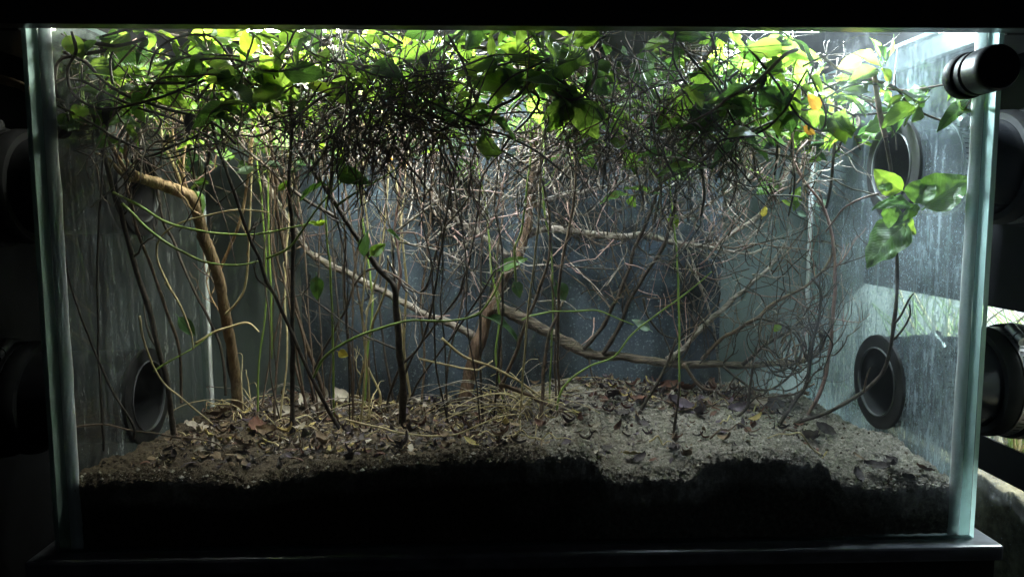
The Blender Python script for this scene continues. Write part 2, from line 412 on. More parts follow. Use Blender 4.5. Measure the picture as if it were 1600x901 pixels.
# lamps under the lid board
def lamp(x, y, sx_, sy_, z, col, gain, label, rz=0):
    t = thing('grow_lamp', label, 'lamp', (x, y, z), 'lamps under the lid')
    o = box('housing', x - sx_ / 2 - .008, x + sx_ / 2 + .008, y - sy_ / 2 - .008, y + sy_ / 2 + .008, z + .004, z + .022, M['blackplastic'], t, .003)
    V = [(x - sx_ / 2, y - sy_ / 2, z), (x + sx_ / 2, y - sy_ / 2, z), (x + sx_ / 2, y + sy_ / 2, z), (x - sx_ / 2, y + sy_ / 2, z)]
    V += [(v[0], v[1], z + .0038) for v in V]
    meshobj('diffuser', V, [(3, 2, 1, 0), (0, 1, 5, 4), (1, 2, 6, 5), (2, 3, 7, 6), (3, 0, 4, 7)], emis('lamp_light', col, gain), t, False)
    tube('hanger', [Vector((x, y, z + .021)), Vector((x, y, .5206))], .003, .003, M['blackplastic'], t, sides=8, n=1, lump=0)
    return t
lamp(-.228, .150, .11, .06, .4485, (1, .96, .86), LAMP_GAIN * .66, 'leftmost bright white lamp glowing through the leaves under the lid')
lamp(-.060, .165, .09, .06, .458, (.92, .96, 1), LAMP_GAIN, 'middle white lamp behind the leaves under the lid')
lamp(.250, .145, .11, .06, .4495, (.80, .90, 1), LAMP_GAIN * 1.55, 'rightmost cool white lamp glowing above the orange leaves')

# ------------------------------------------------------------------ soil
XS = [-.369, -.30, -.22, -.12, -.02, .05, .10, .16, .22, .28, .33, .369]
FR = [(95, 748), (200, 742), (300, 738), (395, 748), (450, 738), (520, 726), (600, 721), (700, 713), (780, 708), (908, 701), (922, 712), (945, 736), (1000, 741), (1075, 735),
      (1118, 708), (1200, 704), (1282, 712), (1300, 735), (1325, 752), (1400, 756), (1450, 752), (1500, 752)]
BK = [(318, 640), (400, 628), (470, 616), (560, 626), (700, 628), (790, 612), (850, 600), (930, 593), (1000, 600), (1060, 604), (1150, 603), (1262, 622)]
fx = [at(a, b, YF + .001) for a, b in FR]; bx = [at(a, b, YB - .006) for a, b in BK]
fX = [p.x for p in fx]; fZ = [p.z for p in fx]; bX = [p.x for p in bx]; bZ = [p.z for p in bx]
def soil_h(x, y, fine=True):
    t = min(max((y - YF) / (YB - YF), 0), 1); e = t ** .8
    z = float(np.interp(x, fX, fZ)) * (1 - e) + float(np.interp(x, bX, bZ)) * e
    z += .012 * math.exp(-((x - .315) ** 2 / .0035 + (y - .10) ** 2 / .004))       # sandy mound at the right
    z += .010 * math.exp(-((x - .05) ** 2 / .006 + (y - .24) ** 2 / .003))
    if fine:
        p = Vector((x, y, .3)); d = min(1, .5 + t * 5)
        z += .0060 * d * noise.noise(p * 24) + .0030 * d * noise.noise(p * 70) + .0022 * noise.noise(p * 190) + .0012 * noise.noise(p * 480)
    if fine and y < YF + .016:
        k = 1 - (y - YF) / .016; p = Vector((x, y * 2, 7.7))
        z += -.0075 * k * k + .0042 * k * noise.noise(p * 260) + .0030 * k * noise.noise(p * 90)
    return z
nx, ny = 520, 220; V = []; F = []
for j in range(ny + 1):
    y = YF + .0005 + (YB - YF - .001) * (j / ny) ** 1.35
    for i in range(nx + 1):
        x = -XI + .0008 + (2 * XI - .0016) * i / nx; V.append((x, y, soil_h(x, y)))
for j in range(ny):
    for i in range(nx):
        a = j * (nx + 1) + i; F.append((a, a + 1, a + nx + 2, a + nx + 1))
k0 = len(V); rows = 24
for r in range(1, rows + 1):                # cut face against the front glass, lumpy
    for i in range(nx + 1):
        x = -XI + .0008 + (2 * XI - .0016) * i / nx; zt = V[i][2]; z = zt + (.0008 - zt) * r / rows
        p = Vector((x, z, 1.7)); V.append((x, YF + .0008 + max(0, .0022 * (noise.noise(p * 160) + .5 * noise.noise(p * 420)) + .0008) , z))
for r in range(rows):
    for i in range(nx):
        a = i if r == 0 else k0 + (r - 1) * (nx + 1) + i; b = k0 + r * (nx + 1) + i
        F.append((a, b, b + 1, a + 1))
tag(meshobj('soil', V, F, M['soil']), None, None, kind='structure')

def ground(px, py, dflt=.2):
    d = ray(px, py); t = (YF + .004 - CAM.y) / d.y; t1 = (YB - .004 - CAM.y) / d.y
    while t < t1:
        p = CAM + d * t
        if p.z <= soil_h(p.x, p.y, False): return p
        t += .002
    return None

# loose crumbs of soil
V = []; F = []; I = []
OCT = [(1, 0, 0), (-1, 0, 0), (0, 1, 0), (0, -1, 0), (0, 0, 1), (0, 0, -1)]; OF = [(0, 2, 4), (2, 1, 4), (1, 3, 4), (3, 0, 4), (2, 0, 5), (1, 2, 5), (3, 1, 5), (0, 3, 5)]
for _ in range(26000):
    x = U(-.362, .364); y = U(.010, .308)
    edge = _ < 6000
    if edge: y = YF + .0015 + .012 * R() ** 1.5
    elif x < U(-.25, .16) and R() < .7: continue
    r = .0005 + .0017 * R() ** 4; z = soil_h(x, y) + r * (U(-.5, 1.2) if edge else .2); b = len(V)
    for o in OCT: V.append((x + o[0] * r * U(.6, 1.4), y + o[1] * r * U(.6, 1.4), z + o[2] * r * U(.5, 1.1)))
    F += [tuple(b + q for q in f) for f in OF]; I += [0 if (x > .02 and R() < .9) or R() < .10 else 1] * 8
tag(meshobj('soil_crumbs', V, F, [M['crumb'], M['crumb_dark']], None, False, I), 'loose grains and crumbs strewn over the soil', 'soil grains', kind='stuff')

# ------------------------------------------------------------------ leaves: shared meshes of unit length along +x
def leaf_mesh(name, wid, curl, fold, tipw=1.5, crin=0.0, seed=0, petiole=.16, rag=.1, res=(10, 6), cf=1.0):
    nl, nw = res; V = []; F = []
    for i in range(nl + 1):
        t = i / nl
        hw = wid * .5 * (math.sin(math.pi * t ** (.8 if tipw < 1.4 else .72)) ** .85) * (1 - .12 * t) if 0 < t < 1 else .004
        for j in range(nw + 1):
            q = j / nw * 2 - 1
            z = -curl * (t ** 1.7) + fold * abs(q) * hw * 2 + crin * noise.noise(Vector((t * 4 * cf, q * 2.5 * cf, seed))) + .02 * math.sin(t * 9 + seed) * q
            V.append((t * (1 - .25 * curl * t) + petiole, q * hw * (1 + rag * noise.noise(Vector((t * 6, q, seed + 7)))), z))
    for i in range(nl):
        for j in range(nw):
            a = i * (nw + 1) + j; F.append((a, a + nw + 1, a + nw + 2, a + 1))
    b = len(V); r = .018
    for (x, z) in ((0, -.01), (petiole + .04, -.005)):
        for k in range(4): V.append((x, r * math.cos(k * math.pi / 2), z + r * math.sin(k * math.pi / 2)))
    for k in range(4): F.append((b + k, b + (k + 1) % 4, b + 4 + (k + 1) % 4, b + 4 + k))
    me = bpy.data.meshes.new(name); me.from_pydata(V, [], F); me.update()
    me.polygons.foreach_set('use_smooth', [True] * len(me.polygons)); return me
LM = {}
def leafvar(matname, k):
    if (matname, k) not in LM:
        P = [(.52, .16, .18), (.60, .30, .12), (.46, .38, .25), (.68, .10, .10), (.40, .22, .30), (.62, .2, .2), (.34, .5, .35), (.75, .35, .05)][k]
        me = leaf_mesh('leaf', *P, crin=.05 if k < 5 else .12, seed=k * 3.3, rag=.1 if k < 5 else .45); me.materials.append(M[matname]); LM[matname, k] = me
    return LM[matname, k]
def put_leaf(parent, pos, dirv, nrm, length, matname, k=None, name='leaf', wid=1.0, mesh=None):
    me = mesh or leafvar(matname, random.randrange(8) if k is None else k)
    o = bpy.data.objects.new(name, me); COL.objects.link(o)
    x = dirv.normalized(); z = (nrm - x * nrm.dot(x))
    z = z.normalized() if z.length > 1e-4 else x.orthogonal().normalized()
    y = z.cross(x); mm = Matrix.Identity(4); L = length
    for i in range(3):
        mm[i][0], mm[i][1], mm[i][2] = x[i] * L, y[i] * L * wid, z[i] * L
    b = base_of(parent) if parent else Vector((0, 0, 0))
    for i in range(3): mm[i][3] = pos[i] - b[i]
    if parent: o.parent = parent
    o.matrix_local = mm if parent else mm
    return o
def leaf_px(parent, b, t, Yb, Yt, wid, matname, k=0, face=None, name='leaf', label=None, mesh=None):
    p, q = at(*b, Yb), at(*t, Yt)
    n = (CAM - p).normalized() + Vector((U(-.3, .3), 0, U(.1, .7))) if face is None else Vector(face)
    o = put_leaf(parent, p, q - p, n, (q - p).length / 1.14, matname, k, name, wid, mesh)
    if label: o['label'] = label
    return o

# ------------------------------------------------------------------ traced woody plants
def trace(pts, Y0=None, Y1=None):
    """picture positions -> points in the tank; Y0 None = where the foot meets the soil"""
    foot = None
    if Y0 is None:
        g = ground(*pts[0]); Y0 = g.y if g else .2
    if Y1 is None: Y1 = Y0
    L = [0]
    for a, b in zip(pts, pts[1:]): L.append(L[-1] + math.dist(a, b))
    out = []
    for p, l in zip(pts, L):
        q = at(p[0], p[1], Y0 + (Y1 - Y0) * l / L[-1])
        if abs(q.x) > .357 and 60 < p[0] < 1540:        # keep it on this side of the side glass
            q2 = atX(p[0], p[1], math.copysign(.357, q.x)); q = q2 if q2.y > .009 else at(p[0], p[1], .011)
        out.append(q)
    return out
def wood(name, parent, pts, w0, w1, matname, Y0=None, Y1=None, sides=7, lump=.10, wob=.0012, root=False):
    P = trace(pts, Y0, Y1)
    if root: P.insert(0, P[0] + Vector((0, 0, -.012)))
    r0 = w0 * .5 * mpp(P[0].y); r1 = w1 * .5 * mpp(P[-1].y)
    o, Q = tube(name, P, r0, r1, M[matname], parent, sides=sides, n=5, lump=lump, wob=wob, seed=len(COL.objects) % 97, wobs=45)
    return o, Q
def inside(p):
    return Vector((min(max(p.x, -.360), .360), min(max(p.y, .012), .306), min(p.z, .425)))
def grow(p, d, L, r, seg=7, up=.15, wig=.55, down=False):
    P = [p.copy()]; d = d.normalized(); seg += 3
    for i in range(seg):
        kk = 1.5 if R() < .35 else .35
        d = (d + Vector((U(-1, 1), U(-1, 1) * .7, U(-1, 1))) * wig * .5 * kk + Vector((0, 0, up * .7))).normalized()
        q = inside(P[-1] + d * (L / seg)); 
        if q.z < soil_h(q.x, q.y, False) + .004: q.z += .01
        P.append(q)
    return P
def twigs(parent, Q, n, L, w, mats, up=.12, t0=.2, t1=1.0, wig=.8, side=0, sub=.75):
    """twigs sprouting off a branch: each its own piece under the branch"""
    for _ in range(n):
        i = int(U(t0, t1) * (len(Q) - 2)); p = Q[i]; tdir = (Q[i + 1] - Q[i]).normalized()
        a = tdir.orthogonal().normalized(); a.rotate(Matrix.Rotation(U(0, 6.28), 3, tdir))
        d = tdir * U(.1, .9) + a + Vector((0, 0, up * 2))
        l = L * U(.5, 1.4); rr = w * .5 * mpp(p.y) * U(.7, 1.3); mn = random.choice(mats)
        P = grow(p, d, l, rr, up=up, wig=wig)
        V, F, q2 = tube_data(P, rr, rr * .35, sides=5, n=1, lump=.18, seed=_)
        for _k in range(random.choice((1, 2, 3, 4)) if R() < sub else 0):
            i2 = random.randrange(1, len(q2) - 2)
            P2 = grow(q2[i2], (q2[i2 + 1] - q2[i2]).normalized() + Vector((U(-1, 1), U(-1, 1), U(-.6, 1))), l * U(.25, .6), rr, seg=5, up=up, wig=wig)
            V2, F2, _q = tube_data(P2, rr * .6, rr * .3, sides=4, n=1, lump=.1)
            b = len(V); V = V + V2; F = F + [tuple(b + x for x in f) for f in F2]
        meshobj('twig', V, F, M[mn], parent)

# --- left shrub with the smooth tan elbow trunk
g = ground(372, 640)
A = thing('woody_shrub', 'tan shrub at left whose smooth trunk bends sharply into an elbow', 'shrub', g, 'woody shrubs rooted in the soil')
YA = g.y
tr, Q = wood('trunk', A, [(372, 642), (369, 600), (362, 545), (352, 492), (343, 440), (331, 402), (319, 375), (312, 345), (301, 312), (286, 301), (256, 290), (226, 280), (212, 275)], 16, 18, 'tan', YA, .10, 10, .12, .0006, True)
for pts, w in (([(222, 279), (205, 270), (190, 256), (176, 232), (160, 205), (150, 170)], 10), ([(222, 281), (202, 280), (188, 270), (172, 250), (150, 240)], 8), ([(218, 277), (206, 262), (196, 240), (200, 205)], 7)):
    wood('branch', A, pts, w, 4, 'tan', .105, .08, 7, .1, .0008)
twigs(tr, Q, 9, .06, 3, ['tan', 'brown', 'dark'], up=.2, t0=.3)
for pts, w0, mn in (([(288, 302), (274, 262), (256, 225), (248, 180), (236, 120)], 6, 'straw'), ([(290, 302), (282, 255), (270, 205), (276, 150)], 5, 'tan'),
                    ([(292, 305), (286, 260), (290, 215), (282, 160), (300, 110)], 5, 'tan'), ([(343, 424), (356, 392), (374, 350), (384, 300), (392, 240), (396, 180)], 6, 'tan'),
                    ([(352, 492), (372, 470), (384, 440), (390, 360), (394, 225), (402, 150)], 4, 'straw')):
    b, Q = wood('branch', A, pts, w0, w0 * .6, mn, .15 if pts[0][1] < 330 else .19, .16, 6, .08, .001); twigs(b, Q, 3, .04, 2, ['tan', 'brown'], up=.2, t0=.4)
leaf_px(A, (212, 268), (190, 247), YA * 0 + .10, .095, .8, 'leaf_pale', 0)
leaf_px(A, (274, 490), (309, 528), YA - .05, YA - .04, .8, 'leaf3', 1, label='dark green leaf hanging low beside the tan trunk')

# --- centre shrub
g = ground(725, 628)
B = thing('woody_shrub', 'big red-brown shrub at centre with long branches reaching left and right', 'shrub', g, 'woody shrubs rooted in the soil')
YBm = g.y
tr, Q = wood('trunk', B, [(724, 632), (735, 582), (752, 522), (766, 480), (786, 440), (801, 418), (815, 388), (825, 350), (828, 312), (832, 262), (836, 225), (846, 180), (850, 130)], 25, 6, 'redbrown', YBm, YBm - .02, 12, .15, .0025, True)
twigs(tr, Q, 14, .07, 3, ['palebark', 'brown', 'pink'], up=.22, t0=.5)
BR = [
 ([(745, 535), (733, 520), (712, 511), (690, 500), (650, 481), (610, 461), (560, 436), (520, 416), (490, 400), (476, 384), (455, 350), (432, 312), (410, 276)], 13, 8, 'palebark', 0, -.03, 10),
 ([(772, 478), (800, 490), (832, 506), (870, 526), (905, 545), (935, 555), (980, 560), (1050, 567), (1100, 567), (1150, 571), (1209, 568), (1251, 563), (1275, 552), (1287, 536), (1282, 516)], 21, 6, 'shaggy', -.01, -.07, 16),
 ([(1042, 562), (1062, 550), (1082, 530), (1110, 500), (1142, 470), (1168, 448), (1200, 418), (1228, 380)], 11, 5, 'palebark', -.045, -.02, 8),
 ([(1097, 562), (1120, 535), (1150, 516), (1182, 496), (1217, 469), (1255, 450), (1285, 423), (1305, 390)], 7, 4, 'brown', -.05, -.08, 7),
 ([(815, 370), (850, 358), (890, 359), (930, 366), (980, 369), (1010, 367), (1040, 375), (1082, 383), (1114, 380), (1141, 366), (1186, 334), (1220, 292), (1240, 250)], 12, 6, 'palebark', 0, 0, 22),
 ([(1060, 378), (1090, 385), (1130, 391), (1170, 396), (1200, 388)], 6, 3, 'palebark', 0, -.02, 6),
 ([(830, 320), (870, 308), (900, 302), (930, 296), (962, 288), (1000, 270)], 11, 5, 'palebark', 0, .01, 10),
 ([(838, 248), (858, 247), (890, 244), (930, 236), (960, 215)], 9, 4, 'palebark', 0, .02, 8),
 ([(794, 400), (760, 373), (725, 350), (696, 326), (672, 302), (644, 263), (628, 235), (610, 200)], 11, 6, 'palebark', .02, .03, 16),
 ([(1066, 340), (1090, 332), (1112, 314), (1150, 290), (1190, 262)], 5, 3, 'palebark', 0, -.02, 8),
 ([(912, 545), (940, 512), (955, 482), (968, 455), (992, 390), (1013, 342), (1032, 287), (1053, 220), (1060, 170), (1080, 110)], 7, 4, 'dark', -.03, -.09, 6),
 ([(942, 552), (965, 515), (989, 457), (1013, 422), (1037, 385), (1053, 326), (1056, 247), (1050, 180), (1060, 120)], 7, 4, 'dark', -.035, -.10, 6),
 ([(1068, 567), (1092, 600), (1120, 614), (1150, 622), (1200, 622), (1240, 615), (1275, 600)], 6, 3, 'brown', -.05, -.07, 4),
 ([(920, 552), (928, 590), (945, 605), (960, 612)], 4, 2, 'dark', -.03, -.05, 1),
 ([(1160, 570), (1195, 541), (1226, 523), (1244, 511), (1275, 504)], 6, 4, 'dark', -.06, -.09, 6),
 ([(1182, 498), (1199, 498), (1226, 509), (1244, 525), (1258, 548), (1261, 566)], 5, 3, 'dark', -.08, -.10, 4),
 ([(1130, 572), (1165, 600), (1190, 612), (1220, 600), (1245, 570), (1252, 535), (1240, 510)], 5, 2.5, 'dark', -.06, -.11, 4),
 ([(1005, 465), (1012, 495), (1030, 518), (1055, 530), (1085, 528)], 4, 2.5, 'dark', -.03, -.03, 2),
]
for pts, w0, w1, mn, d0, d1, nt in BR:
    b, Q = wood('branch', B, pts, w0, w1, mn, YBm + d0, YBm + d1, 9 if w0 > 8 else 6, .18, .0028)
    dk = mn == 'dark'
    twigs(b, Q, int(nt * 1.9), .09 if not dk else .055, 2.2, ['dark', 'brown'] if dk else ['palebark', 'brown', 'brown', 'dark', 'dark', 'pink'], up=.12, t0=.15 if mn != 'shaggy' else .5)
leaf_px(B, (775, 424), (822, 400), YBm - .10, YBm - .11, .95, 'leaf', 0, (.1, -.8, .7), label='green leaf in front of the centre trunk')
leaf_px(B, (800, 436), (818, 466), YBm - .09, YBm - .09, 1.2, 'leaf3', 1)
leaf_px(B, (868, 438), (884, 470), YBm - .09, YBm - .09, 1.3, 'leaf3', 3)
leaf_px(B, (752, 492), (824, 520), YBm - .09, YBm - .10, .55, 'leaf3', 2, (0, -.4, .9), label='long dark leaf crossing the foot of the right branch')
leaf_px(B, (1020, 518), (988, 498), YBm - .09, YBm - .09, .9, 'leaf_pale', 0)
leaf_px(B, (1046, 332), (1058, 356), YBm - .06, YBm - .06, 1.2, 'lime', 3)
leaf_px(B, (1190, 342), (1198, 320), YBm - .06, YBm - .06, 1.0, 'yellow', 0, label='small yellow leaf at the tip of the pale branch')
leaf_px(B, (1222, 505), (1208, 517), YBm - .08, YBm - .08, 1.4, 'lime', 1)
leaf_px(B, (1196, 576), (1232, 588), YBm - .1, YBm - .1, .7, 'dead0', 1, mesh=None) if False else None
for (bb, tt, mn) in (((1236, 318), (1252, 290), 'lime'), ((1240, 322), (1222, 312), 'lime'), ((1243, 330), (1262, 338), 'leaf_pale'), ((1270, 322), (1298, 312), 'leaf_pale'), ((1250, 300), (1240, 330), 'leaf2')):
    leaf_px(B, bb, tt, YBm - .08, YBm - .08, 1.0, mn)

# --- dark shrub left of centre
g = ground(628, 662)
C = thing('woody_shrub', 'dark upright shrub with a black trunk standing left of the red-brown trunk', 'shrub', g, 'woody shrubs rooted in the soil')
YC = g.y
tr, Q = wood('trunk', C, [(628, 664), (630, 605), (624, 545), (619, 485), (615, 447), (586, 412), (557, 369), (525, 318), (492, 272), (461, 222), (442, 180), (420, 120)], 13, 5, 'dark', YC, YC - .06, 8, .12, .001, True)
twigs(tr, Q, 10, .07, 2.6, ['dark', 'brown'], up=.2, t0=.4)
for pts, w0, mn in (([(618, 470), (626, 430), (622, 390), (617, 356), (624, 295), (629, 233), (640, 180)], 5, 'pink'), ([(616, 440), (612, 380), (602, 300), (597, 260), (585, 200)], 5, 'palebark'),
                    ([(618, 362), (666, 326), (706, 297), (733, 263), (760, 225)], 4, 'palebark'), ([(620, 545), (590, 533), (560, 520), (490, 469), (470, 455)], 4, 'dark'),
                    ([(618, 377), (653, 385), (693, 393), (730, 417), (760, 457)], 3.5, 'palebark'), ([(620, 364), (653, 365), (672, 382), (690, 394)], 3, 'pink'),
                    ([(706, 356), (730, 373), (754, 364), (773, 337), (783, 302), (790, 270)], 4, 'pink'), ([(735, 334), (730, 378), (704, 398)], 4, 'palebark'),
                    ([(530, 342), (475, 310), (443, 284), (400, 247), (373, 220), (350, 170)], 6, 'dark')):
    b, Q = wood('branch', C, pts, w0, w0 * .55, mn, YC - .01, YC - .02, 6, .1, .0012); twigs(b, Q, 4, .05, 2.2, ['palebark', 'brown', 'dark'] if mn != 'dark' else ['dark'], up=.12)
leaf_px(C, (568, 408), (572, 358), YC - .05, YC - .05, 1.2, 'leaf3', 3, (-.8, -.6, .1), label='dark round leaf beside the black stem')
leaf_px(C, (576, 402), (602, 380), YC - .04, YC - .04, 1.3, 'leaf', 0, label='bright green leaf beside the black stem')
leaf_px(C, (600, 356), (628, 374), YC - .03, YC - .03, .7, 'leaf3', 4)
leaf_px(C, (494, 425), (496, 470), YC - .02, YC - .02, 1.1, 'leaf3', 0)
leaf_px(C, (606, 244), (614, 260), YC - .01, YC - .01, 1.2, 'orange', 0, label='tiny orange leaf under the canopy')
leaf_px(C, (526, 548), (544, 556), YC - .02, YC - .02, 1.3, 'yellow', 3, (0, -1, .2), label='small yellow leaf low beside the black trunk')
for bb, tt, mn in (((444, 262), (412, 252), 'leaf_pale'), ((402, 262), (366, 270), 'leaf_pale'), ((450, 270), (470, 262), 'leaf3'), ((432, 300), (455, 280), 'leaf'), ((500, 352), (480, 345), 'lime'), ((512, 345), (488, 352), 'lime')):
    leaf_px(C, bb, tt, YC - .07, YC - .07, .8, mn)

# --- right plant with the leafy top
g = ground(1245, 662)
E_ = thing('leafy_plant', 'plant at right with glossy crinkled leaves in front of the round port', 'plant', g)
YE = .055
st, Q = wood('stem', E_, [(1243, 662), (1290, 645), (1330, 624), (1362, 600), (1382, 576), (1393, 530), (1401, 470), (1402, 410), (1401, 350), (1395, 290), (1388, 240), (1378, 190), (1371, 150), (1366, 108)], 6.5, 5.5, 'dark', g.y, YE, 7, .15, .0006, True)
b, Q2 = wood('branch', E_, [(1384, 215), (1376, 182), (1370, 145), (1365, 106)], 8, 8, 'pink', YE, YE, 7, .1, 0); b['label'] = 'pale orange upper stem'
wood('branch', E_, [(1366, 160), (1348, 154), (1329, 143)], 5, 4, 'straw', YE, YE + .01, 6, .1, 0)
wood('branch', E_, [(1398, 505), (1408, 492), (1420, 468), (1428, 458)], 4, 2.5, 'dark', YE + .012, YE, 6, .1, 0)
wood('branch', E_, [(1397, 530), (1412, 512), (1422, 492), (1421, 475)], 4, 2.5, 'dark', YE + .014, YE, 6, .1, 0)
wood('branch', E_, [(1350, 612), (1354, 590), (1360, 574)], 4, 2, 'brown', YE + .04, YE + .03, 6, .1, 0)
tw, _q = wood('branch', E_, [(1290, 362), (1303, 345), (1318, 326), (1342, 312), (1373, 302)], 3, 3.5, 'pink', YE + .03, YE - .02, 6, .05, 0)
BL = [leaf_mesh('leaf', .92, .22, .06, crin=.08, seed=2.2, petiole=.06, res=(18, 12), cf=1.5), leaf_mesh('leaf', 1.0, .10, .24, crin=.06, seed=5.1, petiole=.08, res=(18, 12), cf=1.5), leaf_mesh('leaf', .84, .35, .12, crin=.10, seed=8.4, petiole=.06, res=(18, 12), cf=1.5)]
for me in BL: me.materials.append(M['basil'])
BLl = BL[1].copy(); BLl.materials.clear(); BLl.materials.append(M['lime'])
yE = .030
for bb, tt, wd, me, dy, face in (((1422, 345), (1336, 416), .92, BL[0], .01, (-.35, -.55, .9)), ((1440, 328), (1524, 270), .95, BL[1], -.017, (-.1, -.75, .7)), ((1428, 322), (1458, 272), .95, BL[1], .0, (-.2, -.6, .8)),
                           ((1428, 322), (1366, 305), .8, BL[2], -.005, (-.1, -.5, .9)), ((1414, 300), (1360, 263), .7, BLl, .012, (.1, -.6, -.5)), ((1434, 318), (1404, 357), .45, BL[2], -.012, (.4, -.9, .3)),
                           ((1408, 350), (1436, 366), 1.0, BLl, .004, (0, -.7, .5)), ((1400, 318), (1384, 368), .9, BL[2], .006, (-.5, -.7, .6)), ((1396, 296), (1372, 285), 1.1, BL[2], .004, (-.2, -.7, .7)), ((1448, 322), (1432, 300), .9, BL[2], 0, (.2, -.8, .5))):
    leaf_px(E_, bb, tt, yE, yE + dy, wd, 'basil', 0, face, mesh=me)
for bb, tt, wd, mn in (((1378, 104), (1340, 78), .9, 'lime'), ((1378, 104), (1404, 56), .6, 'leaf2'), ((1376, 102), (1368, 56), .9, 'leaf2'), ((1378, 104), (1392, 128), .8, 'lime'), ((1376, 106), (1330, 122), .8, 'leaf2'), ((1384, 100), (1378, 70), 1.0, 'leaf3')):
    leaf_px(E_, bb, tt, YE, YE - .02, wd, mn, 0, (U(-.4, .4), -.8, .4))

# --- slender stems rooted in the soil: each a plant of its own
def slender(label, pts, w0, w1, mn, Y0=None, Y1=None, group=None, nt=0, cat='stem', root=True, wob=.001):
    P0 = ground(*pts[0]) if Y0 is None else at(*pts[0], Y0)
    if P0 is None: P0 = at(*pts[0], .2)
    if nt:
        t = thing('slender_stem', label, cat, P0, group)
        o, Q = wood('stem', t, pts, w0, w1, mn, P0.y, Y1 if Y1 is not None else P0.y, 6, .12, wob, root)
        twigs(o, Q, nt, .04, max(1.6, w1 * .6), [mn, 'dark' if mn in ('dark', 'brown') else mn], up=.2, t0=.35); return t
    o, Q = wood('slender_stem', None, pts, w0, w1, mn, P0.y, Y1 if Y1 is not None else P0.y, 6, .12, wob, root)
    return tag(o, label, cat, group)
SG = 'slender stems rising from the soil'
slender('thick dark stem leaning left, nearest the lower left port', [(272, 682), (267, 640), (261, 592), (250, 556), (240, 510), (222, 450), (205, 392), (190, 336), (175, 290), (165, 250), (156, 215), (140, 160)], 10, 6, 'dark', None, .08, SG, 5)
slender('thin brown stem curving up just right of the thick leaning stem', [(283, 612), (280, 545), (262, 490), (245, 440), (230, 400), (215, 360), (205, 322), (195, 280), (188, 240)], 5, 4, 'brown', None, .1, SG, 3)
slender('dark stem crossing behind the tan elbow trunk', [(352, 600), (345, 545), (322, 488), (305, 457), (285, 412), (268, 370), (255, 346), (246, 300), (240, 240)], 5, 4, 'dark', None, .2, SG, 3)
slender('dark straight stem rising in front of the tan elbow', [(378, 640), (357, 573), (356, 506), (345, 422), (330, 390), (317, 340), (305, 280), (293, 220), (285, 150)], 5, 4, 'dark', None, .12, SG, 3)
slender('long black stem slanting from the canopy to the litter left of centre', [(535, 676), (514, 642), (477, 568), (435, 472), (416, 440), (405, 402), (391, 374), (373, 321), (357, 273), (338, 220), (325, 150)], 7, 5, 'dark', None, .07, SG, 4)
slender('thickest upright dark stem of the left thicket', [(456, 682), (457, 600), (457, 546), (457, 440), (458, 360), (452, 290), (455, 200), (450, 120)], 9, 6, 'dark', None, .09, SG, 4)
slender('brown knotted stem leaning right in the left thicket', [(509, 630), (498, 589), (480, 541), (462, 477), (450, 420), (436, 350), (430, 280), (420, 200)], 8, 5, 'brown', None, .18, SG, 4)
slender('green-brown upright stem right of the left thicket', [(522, 655), (520, 546), (517, 440), (511, 380), (510, 320), (520, 240), (515, 160)], 4, 3, 'green', None, .15, SG, 2)
slender('pale knotted stem beside the small yellow leaf', [(553, 652), (549, 586), (545, 533), (538, 440), (540, 380), (535, 300)], 4.5, 3, 'brown', None, .16, SG, 4)
slender('straw brown forked stem right of the small yellow leaf', [(557, 626), (562, 600), (570, 565), (581, 509), (602, 453), (606, 400)], 5, 3, 'straw', None, .2, SG, 2)
slender('short straw stem leaning right from the forked stem', [(594, 612), (580, 585), (570, 566)], 4, 3, 'straw', None, None, SG)
slender('tallest reddish stem along the right, dotted with pale buds', [(1262, 650), (1286, 602), (1297, 546), (1302, 493), (1305, 440), (1303, 390), (1293, 340), (1281, 313), (1257, 284), (1240, 250)], 7, 3.5, 'pink', None, .17, SG, 6)
slender('black stem curving up left of the reddish budded stem', [(1215, 668), (1242, 628), (1260, 600), (1268, 540), (1278, 504), (1283, 467), (1280, 450), (1268, 435)], 7, 4, 'dark', None, .12, SG, 12)
slender('white slim stem right of the dark backing sheet', [(1127, 615), (1117, 520), (1106, 477), (1093, 445), (1080, 401), (1061, 361), (1050, 320)], 4, 2.5, 'palebark', None, .25, SG, 2)
slender('slim green stem in front of the pale horizontal branch', [(1062, 600), (1060, 457), (1056, 380), (1048, 308), (1042, 240)], 4, 2.5, 'green', None, .22, SG, 1)
slender('black stem standing upright in the soil right of centre', [(1053, 680), (1060, 630), (1062, 596)], 5, 3, 'dark', None, None, SG)
slender('black crooked stem under the right end of the long branch', [(1150, 655), (1168, 635), (1172, 610), (1176, 565)], 7, 4, 'dark', None, None, SG, 3)
slender('black stem slanting up from the sandy soil across the long branch', [(998, 648), (1020, 610), (1032, 590), (1045, 560), (1056, 530)], 6, 4, 'dark', None, .16, SG, 2)
slender('thin black stem with a crossing twig at far left', [(208, 663), (181, 621), (154, 562), (133, 512), (109, 440), (95, 370), (80, 300)], 4, 3, 'dark', .03, .03, SG)
slender('hair-thin upright black stem near the left glass', [(161, 682), (154, 562), (152, 457), (153, 380), (160, 268), (168, 200)], 3.5, 3, 'dark', .04, .05, SG)
slender('dark diagonal stem rising right from the black trunk foot', [(606, 625), (626, 573), (655, 541), (672, 493), (682, 440), (690, 390), (701, 313), (709, 273), (720, 220)], 4.5, 3.5, 'dark', None, .12, SG, 4)
slender('dark diagonal stem crossing the tan branch left of the centre trunk', [(618, 640), (640, 565), (688, 498), (717, 461), (723, 440), (735, 400), (745, 345), (752, 280)], 4, 3, 'dark', None, .11, SG, 3)
slender('straight dark diagonal stem pointing at the centre trunk', [(634, 640), (658, 589), (701, 533), (749, 464), (775, 420)], 4, 3, 'dark', None, .13, SG, 2)
